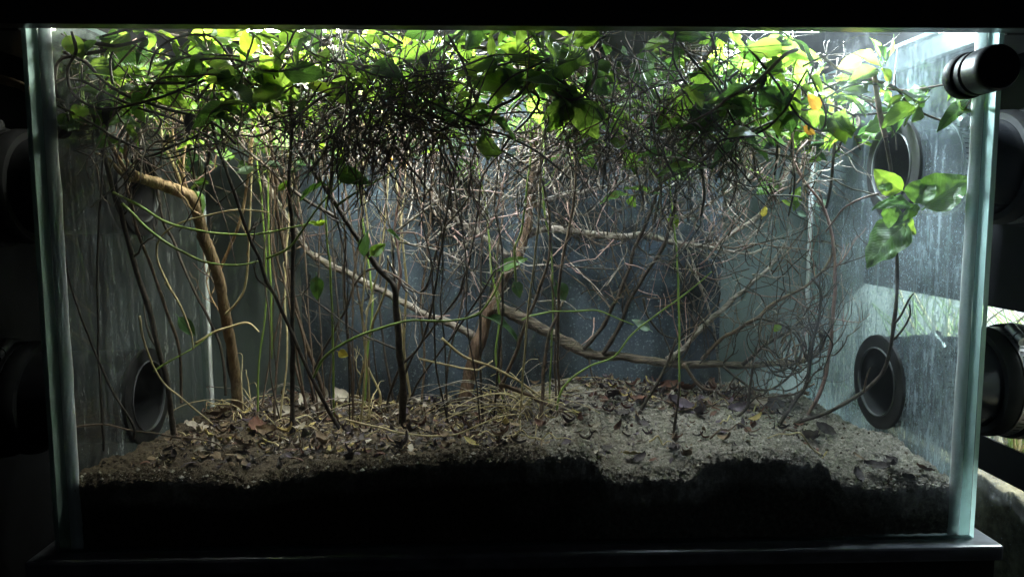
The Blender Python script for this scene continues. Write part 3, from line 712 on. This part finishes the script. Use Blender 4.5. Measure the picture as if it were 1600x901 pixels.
slender('long dark stem arching from the left thicket to the canopy', [(490, 632), (490, 581), (538, 488), (557, 440), (590, 420), (656, 457), (682, 393), (693, 358), (730, 313), (770, 252), (812, 216)], 4, 3, 'dark', None, .1, SG, 5)
slender('dark arched stem above the pale horizontal branch', [(875, 640), (872, 560), (875, 433), (890, 353), (898, 300), (900, 220), (905, 150)], 5, 4, 'brown', None, .12, SG, 3)
slender('pair of brown stems leaning on the centre tangle, left one', [(764, 650), (785, 600), (808, 545), (822, 505), (840, 460), (858, 400), (857, 330), (840, 257)], 7, 3.5, 'brown', None, .12, SG, 5)
slender('brown stem standing right of the centre tangle', [(846, 655), (848, 610), (850, 570), (856, 530), (866, 500), (880, 470)], 7, 4, 'brown', None, .15, SG, 3)
slender('thin stem rising right of the centre tangle', [(868, 640), (868, 600), (866, 560), (870, 500), (860, 430)], 4, 2.5, 'brown', None, .16, SG, 2)
for px, py, w in ((1215, 240, 5), (1300, 290, 6), (1241, 300, 4), (1180, 280, 5), (1150, 300, 4), (1100, 310, 5)):
    slender('dark stem hanging from the right side of the canopy', [(px - U(0, 14), py + U(0, 40)), (px, py - 10), (px + U(-6, 10), py - 80), (px + U(0, 26), py - 140), (px + U(10, 40), py - 200)], w * .7, w, 'dark', .08 + R() * .1, .1, 'stems hanging from the right canopy', 5, root=False)

for k in range(20):
    cx, cy, rx, ry = 1236 + U(-26, 26), 545 + U(-26, 22), U(14, 50), U(16, 56); a0 = U(0, 6.28); sw = random.choice((-1, 1)) * U(1.8, 4.2); Y = U(.10, .17)
    pts = [(cx + rx * math.cos(a0 + sw * q / 6) * (1 + .12 * U(-1, 1)), min(cy + ry * math.sin(a0 + sw * q / 6), 612)) for q in range(7)]
    o, Q = wood('curled_twig', None, pts, U(2, 4.5), 1.6, random.choice(['dark', 'dark', 'brown']), Y, Y + U(-.03, .03), 5, .2, .007)
    tag(o, 'black curled twig in the round clump by the right end of the long branch', 'twig', 'curled twigs of the lower right clump')
# random thicket stems, left and centre
for i in range(34):
    bx_ = U(370, 660) if i < 24 else U(690, 880); by_ = U(628, 672); x = bx_
    pts = [(bx_, by_)]; y = by_; dx = U(-.14, .12)
    while y > 170:
        y -= U(60, 100); x += dx * 80 + U(-13, 13); pts.append((x, y))
    g = ground(*pts[0])
    mn = random.choice(['dark', 'dark', 'brown', 'brown', 'green', 'straw'])
    slender({'dark': 'thin dark upright stem in the crowded thicket', 'brown': 'thin brown upright stem in the crowded thicket', 'green': 'thin green upright stem in the crowded thicket', 'straw': 'thin dry straw stem in the crowded thicket'}[mn] + (', near the tan trunk' if bx_ < 440 else ', in its middle' if bx_ < 540 else ', near the black trunk' if bx_ < 670 else ', right of the red-brown trunk'),
            pts, U(2.5, 5), U(1.8, 3), mn, None, min(.28, max(.05, (g.y if g else .2) + U(-.07, .05))), 'thin upright stems of the thicket', random.choice((0, 2, 3)))

# green and dry climbing tendrils
TG = 'climbing tendrils'
TD = [('green tendril arching right from the left tangle, upper one', [(176, 300), (215, 320), (260, 346), (320, 362), (370, 367), (420, 363), (453, 356), (507, 345)], 4.5, 'green', .10),
 ('green tendril arching right from the left tangle, lower one', [(190, 318), (208, 334), (240, 365), (290, 396), (330, 411), (375, 413), (405, 408)], 5, 'green', .09),
 ('long green tendril running level past the black trunk', [(490, 590), (505, 560), (530, 540), (570, 521), (620, 505), (655, 500), (700, 501), (740, 495), (758, 478), (775, 452), (786, 425)], 4.5, 'green', .08),
 ('thin pale vine curving over the long right branch', [(870, 640), (880, 605), (920, 572), (960, 556), (990, 520), (1030, 490), (1082, 450), (1112, 424)], 3.6, 'green', .12),
 ('green tendril rising to the canopy left of centre', [(416, 404), (453, 385), (485, 340), (517, 300), (565, 252), (600, 215)], 4, 'green', .07),
 ('green tendril slanting up below the black thatch', [(525, 322), (560, 298), (592, 281), (634, 249), (655, 215), (670, 170)], 4, 'green', .06),
 ('green upright tendril by the left backing edge', [(424, 560), (424, 457), (420, 340), (420, 220), (415, 150)], 4, 'green', .2),
 ('thin level green tendril right of the centre trunk', [(815, 500), (832, 492), (870, 487), (920, 485), (940, 487), (968, 498), (990, 507)], 3.5, 'green', .14),
 ('pale green tendril beside the centre trunk', [(806, 440), (805, 390), (816, 353), (829, 247), (828, 180)], 4, 'green', .12),
 ('dry brown loop around the thin stems at left', [(269, 457), (248, 412), (245, 385), (256, 364), (277, 350), (320, 337), (370, 329), (420, 332)], 3.5, 'straw', .11),
 ('yellow dry stalk bending over behind the tan trunk', [(306, 537), (333, 520), (362, 510), (388, 505), (405, 520)], 5, 'straw', .15),
 ('orange dry stalk curving above the lower left port', [(258, 440), (275, 465), (288, 490), (298, 518), (302, 545)], 4, 'straw', .12),
 ('straw stalk falling across the left litter', [(218, 493), (229, 546), (256, 597), (290, 626), (333, 664)], 4, 'straw', .08),
 ('dry pale stalk arching over the left half of the soil', [(240, 580), (265, 565), (300, 545), (330, 520)], 3.5, 'green', .13),
 ('pale dry stalk sagging across the centre trunk foot', [(655, 560), (690, 568), (740, 578), (752, 575), (770, 562)], 4, 'straw', .16),
 ('long tan stalk slanting down through the centre tangle', [(690, 528), (725, 556), (770, 572), (800, 590), (825, 605), (850, 622), (880, 630)], 5, 'straw', .15),
 ('brown fallen branch lying right of the centre tangle', [(780, 600), (815, 612), (850, 630), (880, 640), (930, 650), (960, 655)], 8, 'brown', .15),
 ('long dry stalk lying along the front litter', [(540, 655), (580, 665), (640, 678), (700, 680), (740, 668), (780, 650), (812, 646)], 4, 'straw', .07),
 ('thin dark twig lying across the left litter', [(112, 668), (160, 663), (210, 672), (260, 680), (330, 690), (350, 705)], 3.5, 'brown', .035)]
for lb, pts, w, mn, Y in TD:
    o, Q = wood('tendril', None, pts, w, w * .6, mn, Y, Y + U(-.01, .02), 6, .08, .0012); tag(o, lb, 'tendril', TG)

# ------------------------------------------------------------------ canopy: leafy vines under the lid
def leafy_vine(px, py, Y, dirx, seg, label, leaves, dark=.0, tail=False, lmin=.013, lmax=.037):
    p = inside(at(px, py, Y)); P = [p]; d = Vector((dirx, U(-.5, .5), U(-.1, .3))).normalized()
    for i in range(seg):
        d = (d + Vector((U(-1, 1) * .6, U(-1, 1) * .5, U(-1, 1) * .5)) + Vector((0, 0, .35 if P[-1].z < (.378 if px < 380 else .366) else -.25))).normalized()
        q = inside(P[-1] + d * U(.018, .032)); q.z = min(q.z, .421); P.append(q)
    label += ', ' + ('close to the front glass' if Y < .085 else 'halfway back' if Y < .19 else 'against the back') + (', high up' if py < 125 else ', hanging low')
    t = thing('canopy_vine', label, 'vine', P[0], 'leafy vines crowded under the lid')
    r = U(.0008, .0019)
    o, Q = tube('stem', P, r, r * .5, M[random.choice(['green', 'brown', 'dark', 'dark'])], t, sides=5, n=4, lump=.08)
    for k in range(leaves):
        i = random.randrange(2, len(Q) - 1); ang = U(0, 6.28); q = Q[i]
        dv = Vector((math.cos(ang), math.sin(ang) * .8, U(-.9, .35) if q.z > .36 else U(-.5, .5)))
        nv = Vector((U(-.7, .7), U(-1, .3), U(.1, 1)))
        L = U(lmin, lmax) * (1.1 if R() < .2 else .9)
        e = q + dv.normalized() * L
        if abs(e.x) > .355 or e.x > .30 or e.y < .009 or e.y > .31: dv = Vector((-dv.x, -dv.y, dv.z))
        mn = random.choices(['leaf', 'leaf2', 'leaf3', 'lime', 'yellow', 'orange'], [6, 3.5, 4 + dark * 14, 1.3 * (1 - dark * .8), .05, 0])[0]  # shade between the lamps put into colour: darker leaves picked there
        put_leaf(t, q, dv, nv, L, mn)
    return t
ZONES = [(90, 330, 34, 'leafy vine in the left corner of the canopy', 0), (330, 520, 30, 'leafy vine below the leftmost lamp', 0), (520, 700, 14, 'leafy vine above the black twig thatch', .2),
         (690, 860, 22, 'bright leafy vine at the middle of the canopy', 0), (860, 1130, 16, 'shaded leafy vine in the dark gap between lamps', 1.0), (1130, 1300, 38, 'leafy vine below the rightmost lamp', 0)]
for x0, x1, n, lb, dk in ZONES:
    for i in range(n):
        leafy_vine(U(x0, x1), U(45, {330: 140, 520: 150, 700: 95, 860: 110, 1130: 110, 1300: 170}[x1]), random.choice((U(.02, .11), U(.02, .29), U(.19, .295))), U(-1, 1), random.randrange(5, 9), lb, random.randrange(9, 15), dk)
# a few leaves that can be named
t = thing('canopy_vine', 'vine with single large leaves close to the front glass under the lid', 'vine', at(430, 110, .02), 'leafy vines crowded under the lid')
wood('stem', t, [(300, 95), (360, 92), (430, 112), (520, 96), (600, 120), (700, 112), (780, 85), (860, 95)], 3.5, 2.5, 'dark', .02, .03, 6, .08, .001)
leaf_px(t, (430, 112), (516, 115), .022, .020, .72, 'leaf3', 3, (.05, -1, .15), label='large dark oval leaf with a bitten edge')
leaf_px(t, (788, 90), (706, 118), .03, .03, .75, 'lime', 0, (0, -.9, .4), label='large bright lime leaf in the middle')
leaf_px(t, (770, 95), (766, 52), .03, .03, .8, 'leaf2', 0)
leaf_px(t, (100, 50), (130, 92), .02, .02, 1.1, 'leaf2', 3)
leaf_px(t, (428, 138), (420, 160), .03, .03, 1.0, 'leaf2', 3)
leaf_px(t, (190, 188), (222, 226), .05, .05, .7, 'leaf', 2)
leaf_px(t, (1282, 176), (1264, 146), .025, .025, 1.1, 'orange', 3, (0, -1, .2), label='larger orange leaf at right, upper one')
leaf_px(t, (1252, 196), (1276, 210), .03, .03, 1.0, 'orange', 3, (0, -1, .2), label='smaller orange leaf at right, lower one')
leaf_px(t, (1352, 90), (1310, 105), .04, .04, 1.0, 'yellow', 3, (0, -1, .2))
leaf_px(t, (1304, 200), (1288, 234), .09, .09, .9, 'leaf2', 0)
leaf_px(t, (520, 225), (540, 250), .12, .12, 1.2, 'lime', 0); leaf_px(t, (505, 215), (498, 240), .12, .12, 1.0, 'lime', 0)
# dark looping stems at the upper left, near the glass
for i, (pts, w) in enumerate([([(112, 50), (118, 80), (105, 110), (118, 150), (165, 170), (240, 155), (310, 130), (400, 95), (450, 92)], 5), ([(100, 160), (82, 150), (88, 128), (125, 125), (165, 145), (205, 165), (280, 190), (330, 215), (390, 245)], 5),
        ([(176, 132), (172, 90), (190, 60), (215, 72), (250, 85), (300, 92)], 4), ([(100, 82), (130, 95), (160, 125), (200, 150), (260, 170), (330, 190), (370, 225)], 6), ([(230, 130), (300, 128), (330, 108), (380, 100), (420, 85)], 5),
        ([(90, 165), (140, 190), (190, 220), (240, 235), (300, 215), (330, 190)], 4), ([(110, 60), (160, 70), (185, 72), (230, 60)], 7), ([(345, 100), (335, 140), (345, 190), (350, 240)], 5),
        ([(700, 55), (720, 90), (735, 130), (750, 180), (765, 230)], 4), ([(690, 100), (695, 150), (700, 200)], 4), ([(660, 175), (720, 195), (790, 212), (850, 245), (890, 280)], 4.5),
        ([(800, 130), (840, 150), (830, 180), (800, 210), (780, 240)], 5), ([(860, 90), (830, 105), (800, 120), (770, 150), (740, 190)], 4)]):
    o, Q = wood('vine_stem', None, pts, w, w * .7, 'dark', .018 + .01 * (i % 4), .03 + .012 * (i % 3), 6, .12, .001)
    tag(o, 'dark leafless vine looping close to the front glass, upper left' if i < 8 else 'dark leafless vine slanting under the middle of the canopy', 'vine', 'leafless vines near the front glass')
for i in range(26):
    x = U(85, 480) if i < 16 else U(1120, 1390); y = U(90, 240); pts = [(x, y)]; dx = random.choice((-1, 1)) * U(.5, 1); dy = U(-.7, .9); Y = U(.015, .06)
    for k in range(5):
        x += dx * 38 + U(-14, 14); y += dy * 30 + U(-16, 16); x = min(max(x, 70 + 40 * Y / .06), 1400); y = min(max(y, 55), 330); pts.append((x, y))
    o, Q = wood('vine_stem', None, pts, U(2.5, 5), 2, random.choice(['dark', 'dark', 'brown']), Y, Y + U(0, .05), 5, .12, .002)
    tag(o, 'thin dark bare stem crossing in front of the leaves at ' + ('left' if i < 16 else 'right'), 'vine', 'leafless vines near the front glass')
for bb, tt in (((172, 160), (158, 198)), ((118, 205), (82, 214)), ((300, 170), (288, 210)), ((660, 80), (668, 108)), ((1195, 110), (1188, 140))):
    leaf_px(t, bb, tt, .025, .025, .8, 'dead3', 1, (U(-.5, .5), -1, .2), label='withered black leaf near the front glass')
# pale green runners under the lid
for k in range(5):
    o, Q = wood('vine_stem', None, [(800, 88 + k * 3), (850, 86 + k * 5), (888 - k * 4, 95 + k * 2), (915 - k * 6, 80), (930 - k * 12, 52)], 3.2, 2.4, 'green', .02 + k * .006, .03, 6, .05, .0008)
    tag(o, 'pale green runner sagging in the bundle under the lid', 'vine', 'green runners under the lid')

# dense dead twigs matted in the canopy: nobody could count these
def thatch(name, label, boxes, n, mats):
    V = []; F = []; I = []
    for _ in range(n):
        x0, x1, y0, y1, Y0, Y1 = random.choice(boxes)
        p = at(U(x0, x1), U(y0, y1), U(Y0, Y1)); d = Vector((U(-.7, .7), U(-.6, .6), U(-1, .8)))
        P = grow(p, d, U(.03, .11), .0006, seg=6, up=-.02, wig=.7)
        if min(q.z for q in P) < .10: continue
        r = U(.00035, .0011); v, f, q = tube_data(P, r, r * .5, sides=3, n=1, lump=0)
        b = len(V); V += v; F += [tuple(b + x for x in y) for y in f]; I += [random.randrange(len(mats))] * len(f)
    return tag(meshobj(name, V, F, [M[k] for k in mats], None, True, I), label, 'twigs', kind='stuff')
thatch('twig_thatch', 'black mass of matted dead twigs hanging below the canopy', [(450, 760, 90, 235, .02, .20), (500, 710, 105, 235, .015, .12), (820, 1180, 60, 240, .02, .25), (850, 1180, 120, 250, .02, .2)], 1650, ['dark', 'dark', 'brown'])
thatch('fine_twigs', 'loose web of fine twigs under the leaves', [(100, 1340, 90, 230, .04, .29), (560, 1290, 180, 330, .06, .28), (580, 1290, 200, 430, .14, .29), (640, 1280, 230, 500, .18, .30), (100, 500, 100, 250, .02, .2)], 1200, ['brown', 'palebark', 'dark', 'dark', 'pink', 'palebark'])

# ------------------------------------------------------------------ litter on the soil
def scrap(V, F, I, p, L, W, yaw, tilt, mi, curl):
    m = Matrix.Rotation(yaw, 3, 'Z') @ Matrix.Rotation(tilt, 3, 'Y') @ Matrix.Rotation(U(-.5, .5), 3, 'X'); b = len(V)
    for i in range(5):
        t = i / 4; hw = W * .5 * math.sin(math.pi * (.06 + .88 * t))
        for q in (-1, 0, 1): V.append(p + m @ Vector(((t - .5) * L, q * hw, curl * L * ((t - .5) ** 2 * 2 + q * q * .25))))
    for i in range(4):
        for j in range(2): a = b + i * 3 + j; F.append((a, a + 3, a + 4, a + 1)); I.append(mi)
V = []; F = []; I = []
for _ in range(9500):
    x = U(-.33, .30); y = U(.03, .306)
    dens = .6 if x < .0 else (.75 if (.08 < x < .28 and y > .17) else .14)
    if x < -.2: dens *= .8
    if R() > dens: continue
    L = .003 + .013 * R() ** 2.4; z = soil_h(x, y) + U(.0003, .0045)
    mi = random.choices(range(6), [4, 1.6, 1.5, 4, .7, 1.2] if x < .05 else [1.5, 1.2, 2.5, 3, .4, 2.5])[0]
    scrap(V, F, I, Vector((x, y, z)), L, L * U(.12, .6), U(0, 6.28), U(-.5, .5), mi, U(-.6, .9))
tag(meshobj('leaf_litter', V, F, DEAD, None, True, I), 'brown and grey crumbled leaf litter over the soil', 'leaf litter', kind='stuff')
# fallen leaves that can be picked out
def dead_leaf(px, py, Lpx, mi, label):
    g = ground(px, py)
    if g is None: return
    V = []; F = []; I = []; L = Lpx * 1.3 * mpp(g.y)
    base = Vector((g.x, g.y, soil_h(g.x, g.y) + .006))
    m = Matrix.Rotation(U(0, 6.28), 3, 'Z') @ Matrix.Rotation(U(-.45, .45), 3, 'Y') @ Matrix.Rotation(U(.1, .8), 3, 'X'); cu = U(.2, .8)
    for i in range(9):
        t = i / 8; hw = .27 * L * math.sin(math.pi * (.03 + .94 * t)) ** .8
        for q in (-1, -.5, 0, .5, 1): V.append(base + m @ Vector(((t - .5) * L, q * hw, L * (cu * (t - .5) ** 2 + .25 * q * q * cu + .04 * math.sin(i * 2 + q * 3)))))
    for i in range(8):
        for j in range(4): a = i * 5 + j; F.append((a, a + 5, a + 6, a + 1))
    o = meshobj('fallen_leaf', V, F, DEAD[mi], None, True)
    tag(o, label, 'dead leaf', 'fallen leaves on the soil')
for px, py, L, mi in ((225, 668, 30, 4), (245, 660, 40, 1), (300, 672, 30, 1), (330, 690, 28, 4), (290, 700, 22, 0), (345, 655, 30, 0), (400, 675, 34, 2), (440, 650, 30, 1), (480, 640, 30, 1), (505, 632, 34, 1), (535, 632, 34, 1),
                      (585, 640, 28, 2), (645, 636, 28, 1), (690, 645, 34, 3), (700, 640, 30, 1), (720, 652, 30, 3), (590, 625, 26, 0), (420, 690, 30, 0), (500, 700, 30, 0), (380, 712, 26, 1), (960, 625, 34, 3), (975, 650, 30, 3),
                      (1050, 608, 30, 2), (1075, 615, 26, 2), (1110, 612, 28, 2), (1135, 625, 26, 5), (1180, 640, 30, 1), (1205, 640, 34, 3), (1240, 640, 22, 1), (1262, 690, 34, 3), (1290, 680, 26, 3), (1060, 640, 34, 5), (1095, 650, 30, 5), (1000, 640, 26, 2), (1150, 650, 28, 5), (905, 645, 28, 3), (1255, 626, 22, 0)):
    side = 'left of the centre trunk' if px < 720 else 'on the pale soil at right'
    dead_leaf(px, py, L, mi, {0: 'brown', 1: 'pale grey-brown', 2: 'dark red-brown', 3: 'blackish', 4: 'dull yellow', 5: 'dark purplish'}[mi] + ' curled fallen leaf ' + side)
# leaves and dark clods caught in the hollows against the front glass
for px, py, L, mi in ((985, 722, 24, 4), (1000, 728, 22, 3), (1055, 715, 30, 3), (1075, 722, 26, 0), (1370, 742, 30, 3), (1395, 738, 32, 3), (1420, 748, 26, 3), (1445, 742, 22, 2), (1340, 748, 26, 3)):
    dead_leaf(px, py, L, mi, {0: 'brown', 2: 'reddish', 3: 'blackish', 4: 'yellow-green'}[mi] + ' leaf caught in a hollow against the front glass, ' + ('middle' if px < 1200 else 'right'))
# hanging curl over the sand
# dry straws
for i in range(90):
    if i < 44: px, py = U(230, 620), U(630, 700)
    elif i < 80: px, py = U(680, 880), U(625, 690)
    else: px, py = U(960, 1350), U(630, 700)
    g = ground(px, py)
    if g is None: continue
    a = U(0, 6.28); L = U(.02, .07); P = []
    for k in range(6):
        x = g.x + math.cos(a) * L * (k / 5 - .5); y = g.y + math.sin(a) * L * .6 * (k / 5 - .5); q = inside(Vector((x, y, 0)))
        q.z = soil_h(q.x, q.y) + .003 + .008 * math.sin(k / 5 * 3.1) * R() + U(0, .002); P.append(q)
    o, Q = tube('dry_straw', P, U(.0005, .0011), .0004, M[random.choice(['straw', 'straw', 'brown'])], None, sides=5, n=3, lump=.05)
    row = 'close to the front glass' if g.y < .11 else 'halfway back' if g.y < .2 else 'far back'
    tag(o, 'dry straw on the ' + (('litter left of the tan trunk' if px < 372 else 'litter between the tan and black trunks' if px < 500 else 'litter by the black trunk') if i < 44 else ('litter by the red-brown trunk' if px < 780 else 'soil under the long branch') if i < 80 else 'pale soil at right') + ', ' + row, 'straw', 'dry straws on the soil')
# dry grass tangle at the centre
for cx, cy, n, lb in ((790, 648, 40, 'largest dry grass clump, tangled right of the centre trunk'), (840, 650, 24, 'dry grass clump under the long right branch'), (590, 652, 12, 'dry grass clump at the foot of the black trunk'), (398, 640, 12, 'dry grass clump right of the tan trunk foot')):
    g = ground(cx, cy); t = thing('grass_clump', lb, 'grass', g, 'dry grass clumps')
    for k in range(n):
        a = U(0, 6.28); L = U(.04, .13); p = g + Vector((U(-.012, .012), U(-.012, .012), -.003)); d = Vector((math.cos(a) * .5, math.sin(a) * .4, 1)); P = [p]
        for q in range(6): d = (d + Vector((math.cos(a) * .22, math.sin(a) * .15, -.22)) + Vector((U(-.2, .2), U(-.2, .2), U(-.2, .2)))).normalized(); e = inside(P[-1] + d * L / 6); e.z = max(e.z, soil_h(e.x, e.y, False) + .002); P.append(e)
        tube('blade', P, U(.0005, .0010), .0003, M[random.choice(['straw', 'straw', 'palebark', 'palebark'])], t, sides=4, n=3, lump=.05)

# ------------------------------------------------------------------ pipes between the tanks
def pipe(sx, h, label, x1=.56):
    t = thing('connecting_pipe', label, 'pipe', (sx * XO, h.y, h.z), 'dark pipes between the tanks')
    o = (sx * XO, h.y, h.z); ax = (sx, 0, 0)
    lathe('tube', [(.0005, .0360), (.0005, .0455), (x1 - XO, .0455), (x1 - XO, .0360)], o, ax, M['pvc' if sx > 0 else 'blackplastic'], t, 48)  # left pipe darkened in colour, as that side lies dim
    lathe('bore_shade', [(-.0085, .0352), (x1 - XO - .001, .0352), (x1 - XO - .001, .0358), (-.0085, .0358)], o, ax, M['cover'], t, 48)  # added black sleeve, puts the darkness inside the pipe into colour
    lathe('collar', [(.088, .0458), (.088, .0520), (.093, .0550), (.100, .0552), (.102, .0530), (.116, .0530), (.118, .0575), (.128, .0585), (.137, .0575), (.139, .0458)], o, ax, M['rubber'], t, 48)
    for xc, rr in ((.030, .0458), (.103, .0533)) if sx > 0 else ((.103, .0533),):
        cl = lathe('hose_clamp', [(xc, rr), (xc, rr + .0012), (xc + .0115, rr + .0012), (xc + .0115, rr)], o, ax, M['steel' if sx > 0 else 'slot'], t, 48)  # left clamp coloured dark instead of steel for the dim side
        V = []; F = []
        for k in range(60):
            a = 2 * math.pi * k / 60; u = Vector((0, math.cos(a), math.sin(a))); v = Vector((0, -math.sin(a), math.cos(a))); X = Vector((sx, 0, 0))
            cc = Vector(o) + X * (xc + .0057) + u * (rr + .0013); b = len(V)
            for (p_, q_) in ((-1, -1), (1, -1), (1, 1), (-1, 1)): V.append(cc + X * p_ * .0036 + v * (q_ * .0007 + p_ * .0005) + u * .0002)
            F.append((b, b + 1, b + 2, b + 3))
        so = meshobj('band_slots', V, F, M['slot'], cl, False); so['kind'] = 'stuff'
        a = math.radians(118 if xc > .05 else 60); u = Vector((0, -abs(math.cos(a)), math.sin(a)))
        v = Vector((0, -u.z, u.y)); cc = Vector(o) + Vector((sx * (xc + .0057), 0, 0)) + u * (rr + .0065)
        lathe('clamp_screw', [(-.011, 0), (-.011, .0052), (.004, .0052), (.004, .0040), (.006, .0040), (.006, .0056), (.013, .0056), (.013, .0012), (.011, .0010), (.011, 0)], cc, v, M['steel' if sx > 0 else 'slot'], cl, 10)  # left screw darkened in colour like its clamp
    return t
PL = {(1, 0): 'lower right pipe with steel hose clamp in front of the lit grass', (1, 1): 'upper right pipe with steel hose clamp behind the glass corner', (-1, 0): 'lower left pipe outside the glass, coloured nearly black for the dim side', (-1, 1): 'upper left pipe outside the glass, coloured nearly black for the dim side'}
for (sx, k), lb in PL.items(): pipe(sx, HOLES[sx][k], lb)

# black plug through the front glass at the upper right
pc = at(1505, 121, 0); plug = thing('round_plug', 'round black stepped plug sticking out of the front glass', 'plug', pc)
lathe('flange', [(0, 0), (0, .0170), (.004, .0176), (.008, .0176), (.0095, .0168), (.0095, 0)], pc, (0, -1, 0), M['cover'], plug)
lathe('neck', [(.0095, .0155), (.012, .0150), (.0135, .0165), (.019, .0168), (.0205, .0155), (.023, .0155)], pc, (0, -1, 0), M['cover'], plug)
lathe('cap', [(.022, .0150), (.0225, .0166), (.036, .0169), (.040, .0165), (.0415, .0152), (.0415, 0)], pc, (0, -1, 0), M['blackplastic'], plug)

# ------------------------------------------------------------------ neighbour tank at the right
XN = .520; zc = atX(1600, 487, XN).z; zs = atX(1590, 792, XN).z
nb = thing('neighbour_tank', 'lit second glass tank with grass at the right edge', 'tank', (XN + .15, .2, -.17))
V = [(x, y, z) for x in (XN, XN + .005) for y in (-.12, .50) for z in (-.168, .43)]
bx_n = [(0, 1, 3, 2), (4, 6, 7, 5), (0, 4, 5, 1), (2, 3, 7, 6), (0, 2, 6, 4), (1, 5, 7, 3)]
M['glass_wet'] = glassmat('glass_wet', .03, .4, scale=60, specks=.9)
meshobj('side_pane', V, bx_n, [M['glass_wet'], M['edge']], nb, False, [0, 0, 1, 1, 1, 1])
box('front_pane', XN, XN + .40, -.1255, -.1205, -.168, .43, M['glass_plain'], nb)
box('top_frame', XN - .02, XN + .42, -.14, .46, .431, .46, M['lidrail'], nb)
tag(box('black_sheet', XN - .0045, XN - .0015, -.13, .50, zc, .43, M['cover']), 'matt black sheet covering the upper side of the second tank', 'cover sheet')
tag(box('black_sheet', XN + .0, XN + .40, -.131, -.1275, -.168, .43, M['cover']), 'matt black sheet over the front of the second tank', 'cover sheet')
tag(box('black_sheet', XN - .0045, XN - .0015, -.13, .50, zs + .022, atX(1600, 706, XN).z, M['cover']), 'added black strip for the dark area below the lower right pipe on the second tank', 'cover sheet')  # added sheet standing in for the dark under the pipe
V = []; F = []; n1, n2 = 60, 90
def nh(x, y): 
    p = Vector((x, y, 5)); return zs + .004 + .012 * noise.noise(p * 18) + .006 * noise.noise(p * 60) + .002 * noise.noise(p * 200) + .03 * min(1, max(0, (x - XN - .02) / .25))
for j in range(n2 + 1):
    for i in range(n1 + 1): x = XN + .0055 + .39 * i / n1; y = -.118 + .57 * j / n2; V.append((x, y, nh(x, y)))
for j in range(n2):
    for i in range(n1): a = j * (n1 + 1) + i; F.append((a, a + 1, a + n1 + 2, a + n1 + 1))
k0 = len(V)
for j in range(n2 + 1): x, y, z = V[j * (n1 + 1)]; V.append((x, y, -.165))
for j in range(n2): F.append((j * (n1 + 1), (j + 1) * (n1 + 1), k0 + j + 1, k0 + j))
nsoil = meshobj('soil', V, F, surf('neighbour_soil', (.07, .055, .035), (.34, .29, .19), 70, .95, .9, .004, .15), nb)
lamp(XN + .21, .20, .14, .12, .36, (.90, .96, 1), LAMP_GAIN * 1.0, 'lamp of the second tank, out of sight above its grass')
M['glowgreen'] = leafmat('grass_blade', (.16, .28, .07), (.30, .42, .14), (.45, .6, .2), .4)
GP = [(1452, 500, .16), (1478, 470, .12), (1490, 480, .1), (1507, 475, .1), (1560, 500, .05), (1575, 520, .06), (1590, 500, .05), (1600, 540, .06)]
for i in range(12):
    gx = XN + U(.03, .16); gy = U(.04, .40); t = thing('grass_tuft', 'pale lit grass tuft in the second tank behind the pipe', 'grass', (gx, gy, nh(gx, gy)), 'grass tufts in the second tank')
    for k in range(14):
        a = U(0, 6.28); L = U(.18, .40); p = Vector((gx + U(-.012, .012), gy + U(-.012, .012), nh(gx, gy) - .004)); d = Vector((math.cos(a) * .3, math.sin(a) * .3, 1)).normalized(); P = [p]
        for q in range(7):
            d = (d + Vector((math.cos(a) * .10, math.sin(a) * .10, -.06 * q * .5)) + Vector((U(-.12, .12), U(-.12, .12), 0))).normalized(); e = P[-1] + d * L / 7
            e.x = max(e.x, XN + .009); P.append(e)
        V, F, Q = tube_data(P, U(.0012, .0028), .0006, sides=4, n=3, lump=.02)
        meshobj('blade', V, F, M['glowgreen'] if R() < .75 else M['straw'], t)
# left side: added black sheet hides the wall to stay dark; warm branch shows
tag(box('black_sheet', -.565, -.560, -.2, .50, -.168, .60, M['cover']), 'added matt black sheet keeping the area beyond the left pipes dark', 'cover sheet')
o, Q = tube('fallen_branch', [atX(-30, 115, -.50), atX(5, 125, -.47), atX(30, 133, -.45), atX(48, 142, -.43)], .0045, .0035, M['tan'], None, sides=8, n=5, lump=.15)
tag(o, 'dim brown branch outside the left glass near the lid', 'branch')
